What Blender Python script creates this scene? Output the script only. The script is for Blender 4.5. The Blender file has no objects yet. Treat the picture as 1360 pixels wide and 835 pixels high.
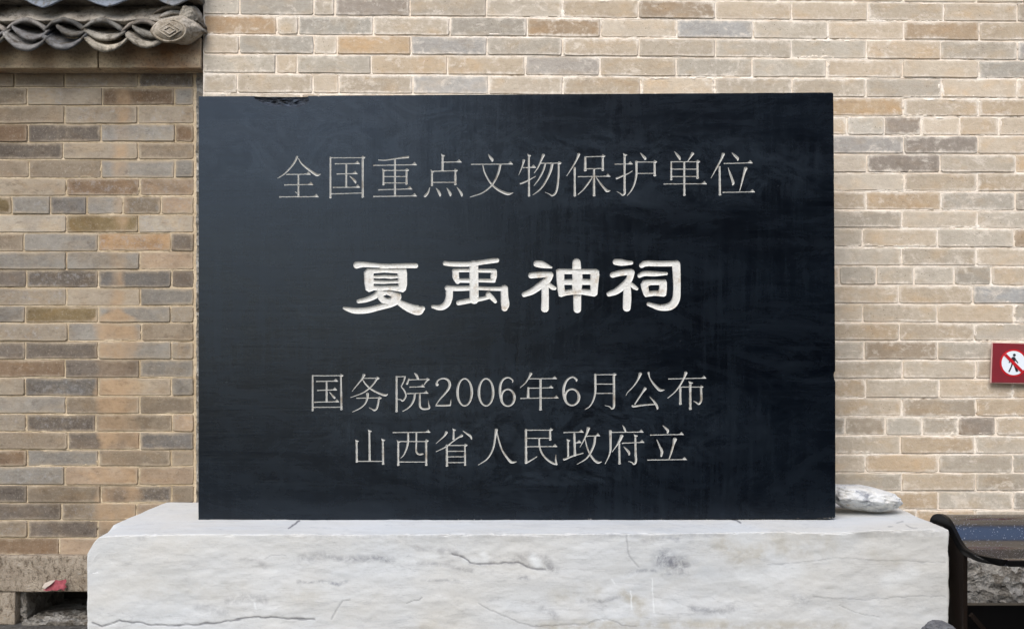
import bpy, bmesh, math, random
import numpy as np
from mathutils import Vector, Matrix, noise as mnoise
from mathutils.geometry import delaunay_2d_cdt

scene = bpy.context.scene
COL = scene.collection
R = math.radians
random.seed(11)

# ------------------------------------------------------------------ camera, sky, sun, exposure
F = 1322.0          # focal length in photo pixels (photo 1360 wide)
CX, HY = 680.0, 472.0
H = 0.86            # camera height
cam = bpy.data.cameras.new('camera'); camo = bpy.data.objects.new('camera', cam); COL.objects.link(camo)
camo.location = (0, 0, H); camo.rotation_euler = (R(90), 0, 0)
cam.sensor_width = 36; cam.lens = F / 1360 * 36; cam.shift_y = (HY - 417.5) / 1360
cam.clip_start = 0.05; cam.clip_end = 1000
scene.camera = camo

SUN_EL, SUN_AZ = 47.0, -16.0       # azimuth measured from "behind the camera" towards the right
world = bpy.data.worlds.new('World'); scene.world = world; world.use_nodes = True
wn = world.node_tree; wn.nodes.clear()
sky = wn.nodes.new('ShaderNodeTexSky'); sky.sky_type = 'NISHITA'; sky.sun_disc = False
sky.sun_elevation = R(SUN_EL); sky.sun_rotation = R(180 - SUN_AZ)
sky.air_density = 1.0; sky.dust_density = 1.6; sky.ozone_density = 1.0
bg = wn.nodes.new('ShaderNodeBackground'); bg.inputs[1].default_value = 0.13
wo = wn.nodes.new('ShaderNodeOutputWorld')
wn.links.new(sky.outputs[0], bg.inputs[0]); wn.links.new(bg.outputs[0], wo.inputs[0])
sl = bpy.data.lights.new('sun', 'SUN'); sl.energy = 1.4; sl.angle = R(45); sl.color = (1.0, 0.965, 0.915)
so = bpy.data.objects.new('sun', sl); COL.objects.link(so)
_d = Vector((math.sin(R(SUN_AZ)) * math.cos(R(SUN_EL)), -math.cos(R(SUN_AZ)) * math.cos(R(SUN_EL)), math.sin(R(SUN_EL))))
so.rotation_euler = _d.to_track_quat('Z', 'Y').to_euler(); so.location = (2, -4, 6)
scene.view_settings.view_transform = 'Standard'; scene.view_settings.look = 'None'
scene.view_settings.exposure = 0.96; scene.view_settings.gamma = 1.0

# ------------------------------------------------------------------ helpers
def W(px, py, d): return ((px - CX) * d / F, d, H - (py - HY) * d / F)
def srgb(r, g, b):
    def f(c):
        c /= 255.0
        return c / 12.92 if c <= 0.04045 else ((c + 0.055) / 1.055) ** 2.4
    return (f(r), f(g), f(b))

def link(name, me, mat=None, parent=None):
    o = bpy.data.objects.new(name, me); COL.objects.link(o)
    if mat:
        me.materials.clear(); me.materials.append(mat)
    if parent: o.parent = parent
    return o
def meshobj(name, vs, fs, mat=None, parent=None, smooth=False):
    me = bpy.data.meshes.new(name); me.from_pydata([tuple(v) for v in vs], [], [tuple(f) for f in fs]); me.update()
    if smooth: me.shade_smooth()
    return link(name, me, mat, parent)
def bmobj(name, bm, mat=None, parent=None, smooth=False):
    me = bpy.data.meshes.new(name); bm.normal_update(); bm.to_mesh(me); bm.free()
    if smooth: me.shade_smooth()
    return link(name, me, mat, parent)
def thing(name, label, cat, loc=(0, 0, 0), group=None):
    o = bpy.data.objects.new(name, None); COL.objects.link(o); o.location = loc
    o.empty_display_size = 0.1
    o['label'] = label; o['category'] = cat
    if group: o['group'] = group
    return o
def tag(o, label, cat):
    o['label'] = label; o['category'] = cat; return o
def bevel_box(bm, x0, x1, y0, y1, z0, z1, b=0.003, seg=2, rough=0.0):
    r = bmesh.ops.create_cube(bm, size=1)
    vs = r['verts']
    for v in vs:
        v.co = Vector(((x0 + x1) / 2 + v.co.x * (x1 - x0), (y0 + y1) / 2 + v.co.y * (y1 - y0), (z0 + z1) / 2 + v.co.z * (z1 - z0)))
    if b > 0:
        es = list({e for v in vs for e in v.link_edges})
        bmesh.ops.bevel(bm, geom=es, offset=b, segments=seg, affect='EDGES', profile=0.6)

# numpy value noise, 2-D fBm in about -1..1
def _hash(ix, iy, s):
    h = (ix.astype(np.int64) * 374761393 + iy.astype(np.int64) * 668265263 + s * 1442695041) & 0xFFFFFFFF
    h = ((h ^ (h >> 13)) * 1274126177) & 0xFFFFFFFF
    return ((h ^ (h >> 16)) & 0xFFFF) / 32767.5 - 1.0
def vnoise(x, y, s=0):
    x = np.asarray(x, float); y = np.asarray(y, float)
    ix = np.floor(x); iy = np.floor(y); fx = x - ix; fy = y - iy
    fx = fx * fx * (3 - 2 * fx); fy = fy * fy * (3 - 2 * fy)
    a = _hash(ix, iy, s); b = _hash(ix + 1, iy, s); c = _hash(ix, iy + 1, s); d = _hash(ix + 1, iy + 1, s)
    return (a * (1 - fx) + b * fx) * (1 - fy) + (c * (1 - fx) + d * fx) * fy
def fbm(x, y, s=0, o=4):
    r = 0; a = 1.0; t = 0
    for k in range(o):
        r = r + a * vnoise(x * 2 ** k, y * 2 ** k, s + 17 * k); t += a; a *= 0.55
    return r / t

# ------------------------------------------------------------------ material helper
class NT:
    def __init__(s, name):
        s.m = bpy.data.materials.new(name); s.m.use_nodes = True
        s.t = s.m.node_tree; s.t.nodes.clear()
        s.out = s.t.nodes.new('ShaderNodeOutputMaterial'); s.b = s.t.nodes.new('ShaderNodeBsdfPrincipled')
        s.t.links.new(s.b.outputs[0], s.out.inputs[0])
        s.tc = s.t.nodes.new('ShaderNodeTexCoord'); s.co = s.tc.outputs['Object']
    def L(s, a, b): s.t.links.new(a, b)
    def put(s, v, sock):
        if isinstance(v, (int, float)): sock.default_value = v
        elif isinstance(v, tuple): sock.default_value = (*v, 1.0) if len(v) == 3 and len(sock.default_value) == 4 else v
        else: s.L(v, sock)
    def world(s):
        g = s.t.nodes.new('ShaderNodeNewGeometry'); return g.outputs['Position']
    def mp(s, scale=(1, 1, 1), loc=(0, 0, 0), rot=(0, 0, 0), co=None):
        n = s.t.nodes.new('ShaderNodeMapping'); n.inputs[1].default_value = loc; n.inputs[2].default_value = rot; n.inputs[3].default_value = scale
        s.L(co or s.co, n.inputs[0]); return n.outputs[0]
    def noise(s, scale, detail=4, rough=0.55, co=None, dist=0.0, col=False):
        n = s.t.nodes.new('ShaderNodeTexNoise'); n.inputs['Scale'].default_value = scale; n.inputs['Detail'].default_value = detail
        n.inputs['Roughness'].default_value = rough; n.inputs['Distortion'].default_value = dist
        s.L(co or s.co, n.inputs['Vector']); return n.outputs[1 if col else 0]
    def vor(s, scale, co=None, feat='F1', out=0):
        n = s.t.nodes.new('ShaderNodeTexVoronoi'); n.feature = feat; n.inputs['Scale'].default_value = scale
        s.L(co or s.co, n.inputs['Vector']); return n.outputs[out]
    def ramp(s, f, stops):
        n = s.t.nodes.new('ShaderNodeValToRGB'); s.L(f, n.inputs[0]); e = n.color_ramp.elements
        while len(e) < len(stops): e.new(0.5)
        for k, (p, c) in enumerate(stops):
            e[k].position = p; e[k].color = (c, c, c, 1) if isinstance(c, (int, float)) else (*c, 1)
        return n.outputs[0]
    def mix(s, f, a, b, mode='MIX'):
        n = s.t.nodes.new('ShaderNodeMix'); n.data_type = 'RGBA'; n.blend_type = mode; n.clamp_factor = True
        s.put(f, n.inputs[0]); s.put(a, n.inputs[6]); s.put(b, n.inputs[7]); return n.outputs[2]
    def math(s, op, a, b=0.0, c=None):
        n = s.t.nodes.new('ShaderNodeMath'); n.operation = op; s.put(a, n.inputs[0]); s.put(b, n.inputs[1])
        if c is not None: s.put(c, n.inputs[2])
        return n.outputs[0]
    def sep(s, v):
        n = s.t.nodes.new('ShaderNodeSeparateXYZ'); s.L(v, n.inputs[0]); return n.outputs
    def attr(s, name, typ='GEOMETRY', out='Fac'):
        n = s.t.nodes.new('ShaderNodeAttribute'); n.attribute_name = name; n.attribute_type = typ; return n.outputs[out]
    def bump(s, h, strength=0.3, dist=0.002, nrm=None):
        n = s.t.nodes.new('ShaderNodeBump'); n.inputs['Strength'].default_value = strength; n.inputs['Distance'].default_value = dist
        s.L(h, n.inputs['Height'])
        if nrm: s.L(nrm, n.inputs['Normal'])
        return n.outputs[0]
    def done(s, col=None, rough=None, nrm=None, **kw):
        if col is not None: s.put(col, s.b.inputs['Base Color'])
        if rough is not None: s.put(rough, s.b.inputs['Roughness'])
        if nrm is not None: s.L(nrm, s.b.inputs['Normal'])
        for k, v in kw.items(): s.put(v, s.b.inputs[k.replace('_', ' ')])
        return s.m

# --- bricks (colour of each brick comes from the object's colour)
def brick_mat(name, mortar, stain):
    n = NT(name); wp = n.world(); w3 = n.mp((1, 1, 1), co=wp)
    oi = n.t.nodes.new('ShaderNodeObjectInfo'); rnd = oi.outputs['Random']
    cr = n.t.nodes.new('ShaderNodeCombineXYZ'); n.L(n.math('MULTIPLY', rnd, 13.0), cr.inputs[0]); n.L(n.math('MULTIPLY', rnd, 7.0), cr.inputs[1]); n.L(n.math('MULTIPLY', rnd, 29.0), cr.inputs[2])
    va = n.t.nodes.new('ShaderNodeVectorMath'); va.operation = 'ADD'; n.L(wp, va.inputs[0]); n.L(cr.outputs[0], va.inputs[1]); co = va.outputs[0]
    base = oi.outputs['Color']; tn = n.attr('tone')
    base = n.mix(tn, base, n.mix(1.0, base, (0.55, 0.52, 0.50), 'MULTIPLY'))
    big = n.noise(9, 4, 0.55, co, 0.6)
    c = n.mix(n.ramp(big, [(0.42, 0.0), (0.66, 0.55 if stain else 0.38)]), base, n.mix(1.0, base, (0.66, 0.65, 0.67) if stain else (0.78, 0.76, 0.74), 'MULTIPLY'))
    warm = n.noise(13, 3, 0.5, n.mp((1, 1, 1.6), (3, 5, 1), co=co), 0.3)
    c = n.mix(n.ramp(warm, [(0.5, 0.0), (0.72, 0.55)]), c, n.mix(1.0, c, (1.12, 0.98, 0.80), 'MULTIPLY'))
    fine = n.noise(95, 5, 0.68, n.mp((0.55, 1, 1.2), co=co))
    c = n.mix(n.ramp(fine, [(0.34, 0.42 if stain else 0.28), (0.5, 0.0)]), c, n.mix(1.0, c, (0.58, 0.55, 0.52), 'MULTIPLY'))
    c = n.mix(n.ramp(n.noise(170, 3, 0.7, co), [(0.56, 0.0), (0.72, 0.30)]), c, (0.55, 0.5, 0.43))
    streak = n.noise(22, 4, 0.6, n.mp((0.45, 1, 3.2), (1, 2, 8), co=co))
    c = n.mix(n.ramp(streak, [(0.5, 0.0), (0.75, 0.35)]), c, n.mix(1.0, c, (0.74, 0.72, 0.72), 'MULTIPLY'))
    if stain:
        # sooty and lime-washed patches that differ from brick to brick
        lime = n.noise(60, 5, 0.75, n.mp((1, 1, 1), (9, 3, 4), co=co)); gate = n.math('GREATER_THAN', rnd, 0.72)
        c = n.mix(n.math('MULTIPLY', n.ramp(lime, [(0.52, 0.0), (0.66, 0.45)]), gate), c, (0.36, 0.35, 0.34))
        # ochre plaster run straight down the wall
        s = n.sep(wp); wob = n.noise(3.2, 3, 0.6, n.mp((0.2, 1, 1.0), co=wp)); wob2 = n.noise(14, 3, 0.6, n.mp((0.5, 1, 1.0), (4, 4, 4), co=wp))
        low = n.ramp(n.math('ADD', s[2], 0.0), [(0.28, 0.0), (0.33, 1.0)])
        grow = n.ramp(s[2], [(0.45, 1.0), (0.98, 1.0), (1.16, 0.42)])
        cxp = n.math('ADD', -1.268, n.math('MULTIPLY', n.math('SUBTRACT', wob, 0.5), 0.11))
        d = n.math('ABSOLUTE', n.math('SUBTRACT', s[0], cxp)); hw = n.math('MULTIPLY', grow, n.math('ADD', 0.035, n.math('MULTIPLY', wob2, 0.085)))
        m = n.ramp(n.math('SUBTRACT', hw, d), [(0.0, 0.0), (0.022, 1.0)])
        low = n.math('MULTIPLY', low, n.ramp(n.math('FRACT', n.math('MULTIPLY', rnd, 7.3)), [(0.22, 0.25), (0.45, 1.0)]))
        up = n.math('MULTIPLY', n.ramp(n.noise(7, 4, 0.6, n.mp((1, 1, .6), (2, 2, 2), co=wp)), [(0.36, 0.05), (0.60, 0.85)]), low)
        up = n.math('MULTIPLY', up, n.ramp(s[2], [(1.34, 1.0), (1.44, 0.7), (1.62, 0.3), (1.7, 0.0)]) if False else 1.0)
        c = n.mix(n.math('MULTIPLY', m, up), c, n.mix(n.ramp(fine, [(0.3, 0.3), (0.6, 0.0)]), srgb(176, 149, 118), srgb(140, 115, 88)))
    run = n.noise(3.0, 6, 0.66, n.mp((1.0, 1, 0.45), (2, 1, 3), co=wp), 0.5)
    c = n.mix(n.ramp(run, [(0.50, 0.0), (0.72, 0.5)]), c, n.mix(1.0, c, (0.80, 0.755, 0.69), 'MULTIPLY'))
    if stain:
        gr = n.noise(4.5, 7, 0.7, n.mp((1.0, 1, 1.3), (7, 1, 5), co=wp), 0.8)
        c = n.mix(n.ramp(gr, [(0.50, 0.0), (0.68, 0.6)]), c, n.mix(1.0, c, (0.60, 0.56, 0.52), 'MULTIPLY'))
    soot = n.noise(33, 6, 0.8, n.mp((0.6, 1, 1.4), (1, 1, 3), co=co), 0.3)
    c = n.mix(n.ramp(soot, [(0.56 if stain else 0.60, 0.0), (0.68 if stain else 0.72, 0.7 if stain else 0.45)]), c, n.mix(1.0, c, (0.52, 0.50, 0.49), 'MULTIPLY'))
    if not stain:
        blot = n.noise(21, 6, 0.78, n.mp((0.7, 1, 1.1), (5, 9, 5), co=co), 0.4)
        c = n.mix(n.ramp(blot, [(0.56, 0.0), (0.66, 0.55)]), c, MORT_M)
        pit = n.vor(70, co); c = n.mix(n.math('MULTIPLY', n.ramp(pit, [(0.07, 0.8), (0.13, 0.0)]), n.ramp(n.noise(5, 2, .5, co), [(0.5, 0.0), (0.6, 1.0)])), c, (0.12, 0.095, 0.07))
    # mortar wash at the brick's edges
    e = n.attr('edge'); nn = n.noise(55, 5, 0.7, n.mp((1, 1, 1), (7, 1, 5), co=co))
    e2 = n.math('ADD', e, n.math('MULTIPLY', n.math('SUBTRACT', nn, 0.5), -0.028 if stain else -0.045))
    patch = n.ramp(n.noise(8, 2, 0.5, n.mp((1, 1, 1), (3, 9, 2), co=co)), [(0.40, 0.25), (0.62, 1.0)])
    f = n.math('MULTIPLY', n.ramp(e2, [(0.0, 0.9), (0.006, 0.45), (0.013, 0.0)]), patch)
    c = n.mix(f, c, mortar)
    # short pores and chips
    h = n.math('ADD', n.noise(70, 6, 0.7, co), n.math('MULTIPLY', n.noise(300, 3, 0.6, co), 0.35))
    return n.done(c, 0.92, n.bump(h, 0.55, 0.0035), Specular_IOR_Level=0.15)
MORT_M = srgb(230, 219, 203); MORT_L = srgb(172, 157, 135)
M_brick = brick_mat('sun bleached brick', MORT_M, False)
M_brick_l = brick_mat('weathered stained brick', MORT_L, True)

def mortar_mat(name, c0, c1, c2, dirt=0.3):
    n = NT(name); wp = n.world()
    c = n.mix(n.ramp(n.noise(11, 4, 0.6, wp, 0.5), [(0.35, 0.0), (0.65, 1.0)]), c0, c1)
    c = n.mix(n.ramp(n.noise(120, 5, 0.7, wp), [(0.3, 0.5), (0.5, 0.0)]), c, c2)
    c = n.mix(n.ramp(n.noise(26, 5, 0.7, n.mp((1, 1, 1), (5, 5, 5), co=wp)), [(0.56, 0.0), (0.72, dirt)]), c, n.mix(1.0, c, (0.6, 0.52, 0.42), 'MULTIPLY'))
    h = n.math('ADD', n.noise(90, 5, 0.7, wp), n.math('MULTIPLY', n.noise(350, 3, 0.6, wp), 0.4))
    return n.done(c, 0.95, n.bump(h, 0.6, 0.003), Specular_IOR_Level=0.1)
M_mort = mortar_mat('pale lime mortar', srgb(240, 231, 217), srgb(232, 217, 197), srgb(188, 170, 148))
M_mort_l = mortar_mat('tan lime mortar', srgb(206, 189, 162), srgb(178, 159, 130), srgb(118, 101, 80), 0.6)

def slate_mat():
    n = NT('black painted slate'); wp = n.co
    sm1 = n.noise(1.9, 7, 0.62, n.mp((0.8, 1, 1.3), co=wp), 2.2)
    sm2 = n.noise(4.2, 8, 0.74, n.mp((0.6, 1, 1.5), (3, 1, 7), co=wp), 2.6)
    sm3 = n.noise(11, 7, 0.74, n.mp((0.7, 1, 1.4), (13, 1, 4), co=wp), 2.0)
    zone = n.noise(2.3, 2, 0.5, n.mp((1, 1, 1), (7, 1, 1), co=wp))
    br_h = n.noise(16, 7, 0.75, n.mp((0.14, 1, 2.0), (2, 2, 2), co=wp), 0.6)
    br_v = n.noise(18, 7, 0.75, n.mp((2.2, 1, 0.16), (6, 6, 6), co=wp), 0.6)
    zh = n.ramp(zone, [(0.42, 1.0), (0.56, 0.0)]); zv = n.ramp(zone, [(0.44, 0.0), (0.58, 1.0)])
    c = n.mix(n.ramp(sm1, [(0.40, 0.0), (0.62, 1.0)]), (0.0004, 0.0009, 0.0022), (0.0018, 0.0032, 0.0056))
    c = n.mix(n.ramp(sm2, [(0.47, 0.0), (0.66, 0.8)]), c, (0.0042, 0.0066, 0.0100))
    c = n.mix(n.ramp(sm3, [(0.52, 0.0), (0.70, 0.65)]), c, (0.0070, 0.0105, 0.0150))
    c = n.mix(n.math('MULTIPLY', n.ramp(br_h, [(0.47, 0.0), (0.68, 0.8)]), zh), c, (0.0066, 0.0098, 0.0140))
    c = n.mix(n.math('MULTIPLY', n.ramp(br_v, [(0.47, 0.0), (0.68, 0.8)]), zv), c, (0.0060, 0.0092, 0.0132))
    sx = n.sep(wp)
    def patch(px, py, rx, ry):
        x = (px - 686) * 0.0021293; z = (690 - py) * 0.0021293
        a = n.math('MULTIPLY', n.math('SUBTRACT', sx[0], x), 1 / (rx * 0.0021293)); b = n.math('MULTIPLY', n.math('SUBTRACT', sx[2], z), 1 / (ry * 0.0021293))
        return n.ramp(n.math('ADD', n.math('MULTIPLY', a, a), n.math('MULTIPLY', b, b)), [(0.35, 1.0), (1.0, 0.0)])
    hand = n.noise(9, 8, 0.72, n.mp((0.8, 1, 1.2), (23, 1, 4), co=wp), 3.0)
    rub = n.math('MAXIMUM', n.math('MAXIMUM', patch(830, 225, 330, 62), patch(700, 560, 330, 92)), n.math('MAXIMUM', patch(730, 634, 110, 13), patch(480, 190, 260, 90)))
    c = n.mix(n.math('MULTIPLY', rub, n.ramp(hand, [(0.40, 0.0), (0.64, 0.9)])), c, (0.0135, 0.0185, 0.0245))
    sc = n.vor(40, n.mp((0.25, 1, 1.0), (1, 1, 1), (0, 0.5, 0), co=wp)); g = n.noise(6, 2, 0.5, wp)
    c = n.mix(n.math('MULTIPLY', n.ramp(sc, [(0.018, 0.5), (0.03, 0.0)]), n.math('GREATER_THAN', g, 0.55)), c, (0.11, 0.13, 0.14))
    sp = n.vor(26, n.mp((1, 1, 1), (8, 2, 5), co=wp))
    c = n.mix(n.ramp(sp, [(0.010, 0.6), (0.020, 0.0)]), c, (0.18, 0.20, 0.20))
    ro = n.math('ADD', 0.09, n.math('MULTIPLY', sm2, 0.22)); ro = n.math('ADD', ro, n.math('MULTIPLY', n.math('MULTIPLY', br_h, zh), 0.16)); ro = n.math('ADD', ro, n.math('MULTIPLY', n.math('MULTIPLY', br_v, zv), 0.16))
    h = n.math('ADD', n.math('ADD', br_h, br_v), n.math('MULTIPLY', n.noise(160, 4, 0.6, wp), 0.3))
    return n.done(c, ro, n.bump(h, 0.25, 0.0015), Specular_IOR_Level=0.43, Specular_Tint=(0.72, 0.84, 1.0))
M_slate = slate_mat()
def carve_mat(name, c0, c1, dirt, amt):
    n = NT(name); wp = n.co
    c = n.mix(n.noise(40, 4, 0.6, wp), c0, c1)
    c = n.mix(n.ramp(n.noise(22, 5, 0.7, n.mp((1, 1, 1), (4, 4, 4), co=wp)), [(0.55, 0.0), (0.72, amt)]), c, dirt)
    c = n.mix(n.ramp(n.noise(330, 4, 0.7, wp), [(0.36, 0.45), (0.46, 0.0)]), c, n.mix(1.0, c, (0.55, 0.5, 0.42), 'MULTIPLY'))
    return n.done(c, 0.8, n.bump(n.noise(380, 4, 0.7, wp), 0.6, 0.0012), Specular_IOR_Level=0.2)
M_title = carve_mat('white carving paint', (0.76, 0.75, 0.71), (0.62, 0.605, 0.555), (0.36, 0.26, 0.15), 0.75)
M_thin = carve_mat('grey white carving paint', (0.60, 0.59, 0.555), (0.40, 0.39, 0.35), (0.22, 0.165, 0.10), 0.95)

def whitestone():
    n = NT('pale grey marble block'); wp = n.world(); s = n.attr('stain'); t = n.attr('tan'); cr = n.attr('crack'); hi = n.attr('frost')
    lay = n.noise(3.4, 6, 0.58, n.mp((0.6, 1, 2.4), co=wp), 0.7)
    c = n.mix(n.ramp(lay, [(0.3, 0.0), (0.7, 1.0)]), (0.535, 0.545, 0.545), (0.65, 0.655, 0.65))
    c = n.mix(n.ramp(n.noise(3.1, 5, 0.6, n.mp((0.7, 1, 1.6), (3, 3, 3), co=wp), 0.6), [(0.46, 0.0), (0.68, 0.65)]), c, (0.60, 0.585, 0.55))
    v = n.noise(4.5, 5, 0.65, n.mp((0.30, 1, 2.4), (8, 1, 2), co=wp), 0.5)
    c = n.mix(n.ramp(n.math('ABSOLUTE', n.math('SUBTRACT', v, 0.5)), [(0.0, 0.42), (0.005, 0.08), (0.02, 0.0)]), c, (0.34, 0.34, 0.35))
    ns = n.noise(46, 6, 0.78, wp, 0.5)
    c = n.mix(n.math('MULTIPLY', s, n.ramp(ns, [(0.38, 0.0), (0.60, 1.0)])), c, (0.20, 0.205, 0.23))
    c = n.mix(n.ramp(n.noise(2.1, 5, 0.6, n.mp((0.8, 1, 1.6), (9, 3, 3), co=wp), 0.8), [(0.44, 0.0), (0.66, 0.6)]), c, (0.60, 0.565, 0.50))
    c = n.mix(n.math('MULTIPLY', t, n.ramp(n.noise(24, 5, 0.7, wp), [(0.35, 0.0), (0.6, 0.85)])), c, (0.43, 0.39, 0.31))
    c = n.mix(n.math('MULTIPLY', hi, 0.85), c, (0.80, 0.81, 0.80))
    c = n.mix(n.ramp(n.noise(34, 6, 0.8, n.mp((0.5, 1, 1.5), (1, 1, 8), co=wp)), [(0.60, 0.0), (0.72, 0.42)]), c, (0.36, 0.36, 0.38))
    c = n.mix(n.ramp(n.noise(140, 4, 0.7, n.mp((1, 1, 1), (1, 6, 8), co=wp)), [(0.6, 0.0), (0.72, 0.35)]), c, (0.45, 0.44, 0.42))
    hz = n.noise(2.2, 7, 0.72, n.mp((0.5, 1, 5.5), (4, 1, 9), co=wp), 0.25)
    c = n.mix(n.ramp(n.math('ABSOLUTE', n.math('SUBTRACT', hz, 0.52)), [(0.0, 0.32), (0.005, 0.0)]), c, (0.32, 0.315, 0.31))
    grit = n.noise(240, 5, 0.8, wp)
    c = n.mix(n.ramp(grit, [(0.34, 0.22), (0.46, 0.0)]), c, (0.40, 0.40, 0.39))
    c = n.mix(1.0, c, (0.965, 0.97, 0.965), 'MULTIPLY'); c = n.mix(cr, c, (0.13, 0.13, 0.14))
    h = n.math('ADD', n.noise(18, 7, 0.72, n.mp((0.7, 1, 1.3), co=wp)), n.math('MULTIPLY', n.noise(190, 5, 0.7, wp), 0.5))
    return n.done(c, 0.75, n.bump(h, 0.24, 0.004), Specular_IOR_Level=0.12)
M_base = whitestone()
def rockmat():
    n = NT('grey veined boulder'); wp = n.co; nz = n.sep(n.t.nodes.new('ShaderNodeNewGeometry').outputs['Normal'])[2]
    c = n.mix(n.ramp(n.noise(26, 6, 0.72, wp, 0.4), [(0.36, 0.0), (0.50, 1.0)]), (0.20, 0.21, 0.235), (0.68, 0.68, 0.665))
    c = n.mix(n.ramp(n.noise(8, 4, 0.6, n.mp((1, 1, 1), (3, 1, 1), co=wp), 0.8), [(0.45, 0.0), (0.6, 0.8)]), c, (0.70, 0.68, 0.63))
    c = n.mix(n.ramp(n.noise(19, 5, 0.7, n.mp((1, 1, 1), (3, 8, 1), co=wp), 1.2), [(0.6, 0.0), (0.7, 0.5)]), c, (0.36, 0.31, 0.22))
    return n.done(c, 0.85, n.bump(n.noise(60, 6, 0.75, wp), 0.8, 0.008))
M_rock = rockmat()
def dark_rock():
    n = NT('dark grey rock'); c = n.mix(n.ramp(n.noise(40, 6, 0.75), [(0.35, 0.0), (0.65, 1.0)]), (0.06, 0.06, 0.065), (0.18, 0.18, 0.185))
    return n.done(c, 0.9, n.bump(n.noise(90, 5, 0.7), 0.8, 0.006))
M_drock = dark_rock()
def tilemat(name, c0, c1, c2):
    n = NT(name); wp = n.co; oi = n.t.nodes.new('ShaderNodeObjectInfo')
    c = n.mix(n.ramp(n.noise(13, 5, 0.62, wp, 0.6), [(0.35, 0.0), (0.65, 1.0)]), c0, c1)
    c = n.mix(1.0, c, oi.outputs['Color'], 'MULTIPLY')
    c = n.mix(n.ramp(n.noise(34, 6, 0.75, n.mp((1, 1, 1), (3, 3, 1), co=wp)), [(0.50, 0.0), (0.64, 0.85)]), c, c2)
    c = n.mix(n.ramp(n.noise(150, 4, 0.7, wp), [(0.32, 0.6), (0.48, 0.0)]), c, n.mix(1.0, c, (0.5, 0.47, 0.43), 'MULTIPLY'))
    return n.done(c, 0.9, n.bump(n.noise(110, 6, 0.75, wp), 0.8, 0.004), Specular_IOR_Level=0.15)
M_tile = tilemat('grey fired clay tile', (0.095, 0.092, 0.09), (0.26, 0.245, 0.225), (0.065, 0.052, 0.036))
M_mud = tilemat('stained lime plaster', (0.24, 0.21, 0.17), (0.42, 0.38, 0.32), (0.075, 0.062, 0.048))
M_drip = tilemat('blue grey drip tile', (0.20, 0.225, 0.26), (0.32, 0.34, 0.37), (0.14, 0.12, 0.09))
M_cap = tilemat('worn pale tile end', (0.30, 0.27, 0.22), (0.52, 0.49, 0.44), (0.19, 0.15, 0.105))
def cornice():
    n = NT('brown stained cornice brick'); wp = n.world()
    c = n.mix(n.ramp(n.noise(8, 5, 0.62, n.mp((0.6, 1, 1.6), co=wp), 0.5), [(0.38, 0.0), (0.62, 1.0)]), srgb(146, 127, 104), srgb(186, 167, 138))
    c = n.mix(n.ramp(n.noise(5, 4, 0.6, n.mp((1, 1, 1), (8, 1, 1), co=wp)), [(0.5, 0.0), (0.68, 0.8)]), c, srgb(140, 98, 58))
    c = n.mix(n.ramp(n.noise(120, 5, 0.7, wp), [(0.33, 0.55), (0.5, 0.0)]), c, srgb(66, 54, 42))
    return n.done(c, 0.92, n.bump(n.noise(120, 6, 0.7, wp), 0.6, 0.003))
M_corn = cornice()
def plinthmat(name, c0, c1, c2, chisel=True):
    n = NT(name); wp = n.world()
    c = n.mix(n.ramp(n.noise(12, 6, 0.7, wp, 0.6), [(0.35, 0.0), (0.65, 1.0)]), c0, c1)
    ch = n.noise(50, 5, 0.8, n.mp((1.6, 1, 0.8), (1, 4, 2), (0, 0.75, 0), co=wp), 0.6)
    c = n.mix(n.ramp(ch, [(0.36, 0.85), (0.5, 0.0)]), c, c2)
    c = n.mix(n.ramp(ch, [(0.56, 0.0), (0.72, 0.5)]), c, (0.48, 0.46, 0.42))
    if not chisel:
        fv = n.vor(26, n.mp((1, 1, 1.3), co=n.mix(0.12, wp, n.noise(9, 4, 0.6, wp, col=True))), out=1); fh = n.vor(26, n.mp((1, 1, 1.3), co=n.mix(0.12, wp, n.noise(9, 4, 0.6, wp, col=True))))
        c = n.mix(0.45, c, n.mix(n.ramp(fv, [(0.2, 0.0), (0.8, 1.0)]), c2, (0.62, 0.60, 0.56)))
        return n.done(c, 0.95, n.bump(n.math('ADD', n.math('MULTIPLY', fh, 2.5), n.math('ADD', ch, n.noise(120, 6, 0.75, wp))), 1.0, 0.012), Specular_IOR_Level=0.1)
    return n.done(c, 0.95, n.bump(n.math('ADD', ch, n.noise(180, 5, 0.7, wp)), 0.9, 0.008), Specular_IOR_Level=0.1)
M_plinth = plinthmat('chiselled limestone', srgb(148, 134, 116), srgb(180, 166, 147), srgb(84, 72, 58))
M_rubble = plinthmat('rough hewn limestone', srgb(140, 134, 124), srgb(184, 178, 166), srgb(84, 74, 62), False)
def benchmat():
    n = NT('glossy black granite'); wp = n.world()
    v = n.vor(150, wp); ns = n.noise(80, 2, 0.5, wp)
    dots = n.math('MULTIPLY', n.ramp(v, [(0.13, 1.0), (0.22, 0.0)]), n.ramp(ns, [(0.36, 0.0), (0.5, 1.0)]))
    c = n.mix(dots, (0.007, 0.0065, 0.009), (0.20, 0.21, 0.24))
    return n.done(c, n.math('ADD', 0.14, n.math('MULTIPLY', dots, 0.4)), n.bump(dots, 0.2, 0.001), Specular_IOR_Level=1.0, IOR=2.0)
M_bench = benchmat()
def simple(name, col, rough, var=0.12, spec=0.4, sc=30, bump=0.15):
    n = NT(name); c = n.mix(n.ramp(n.noise(sc, 5, 0.65), [(0.3, 0.0), (0.7, 1.0)]), tuple(x * (1 - var) for x in col), tuple(min(1, x * (1 + var)) for x in col))
    return n.done(c, rough, n.bump(n.noise(sc * 6, 4, 0.6), bump, 0.001), Specular_IOR_Level=spec)
M_black = simple('black lacquered steel', (0.004, 0.0036, 0.0036), 0.35, 0.2, 0.14)
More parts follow.
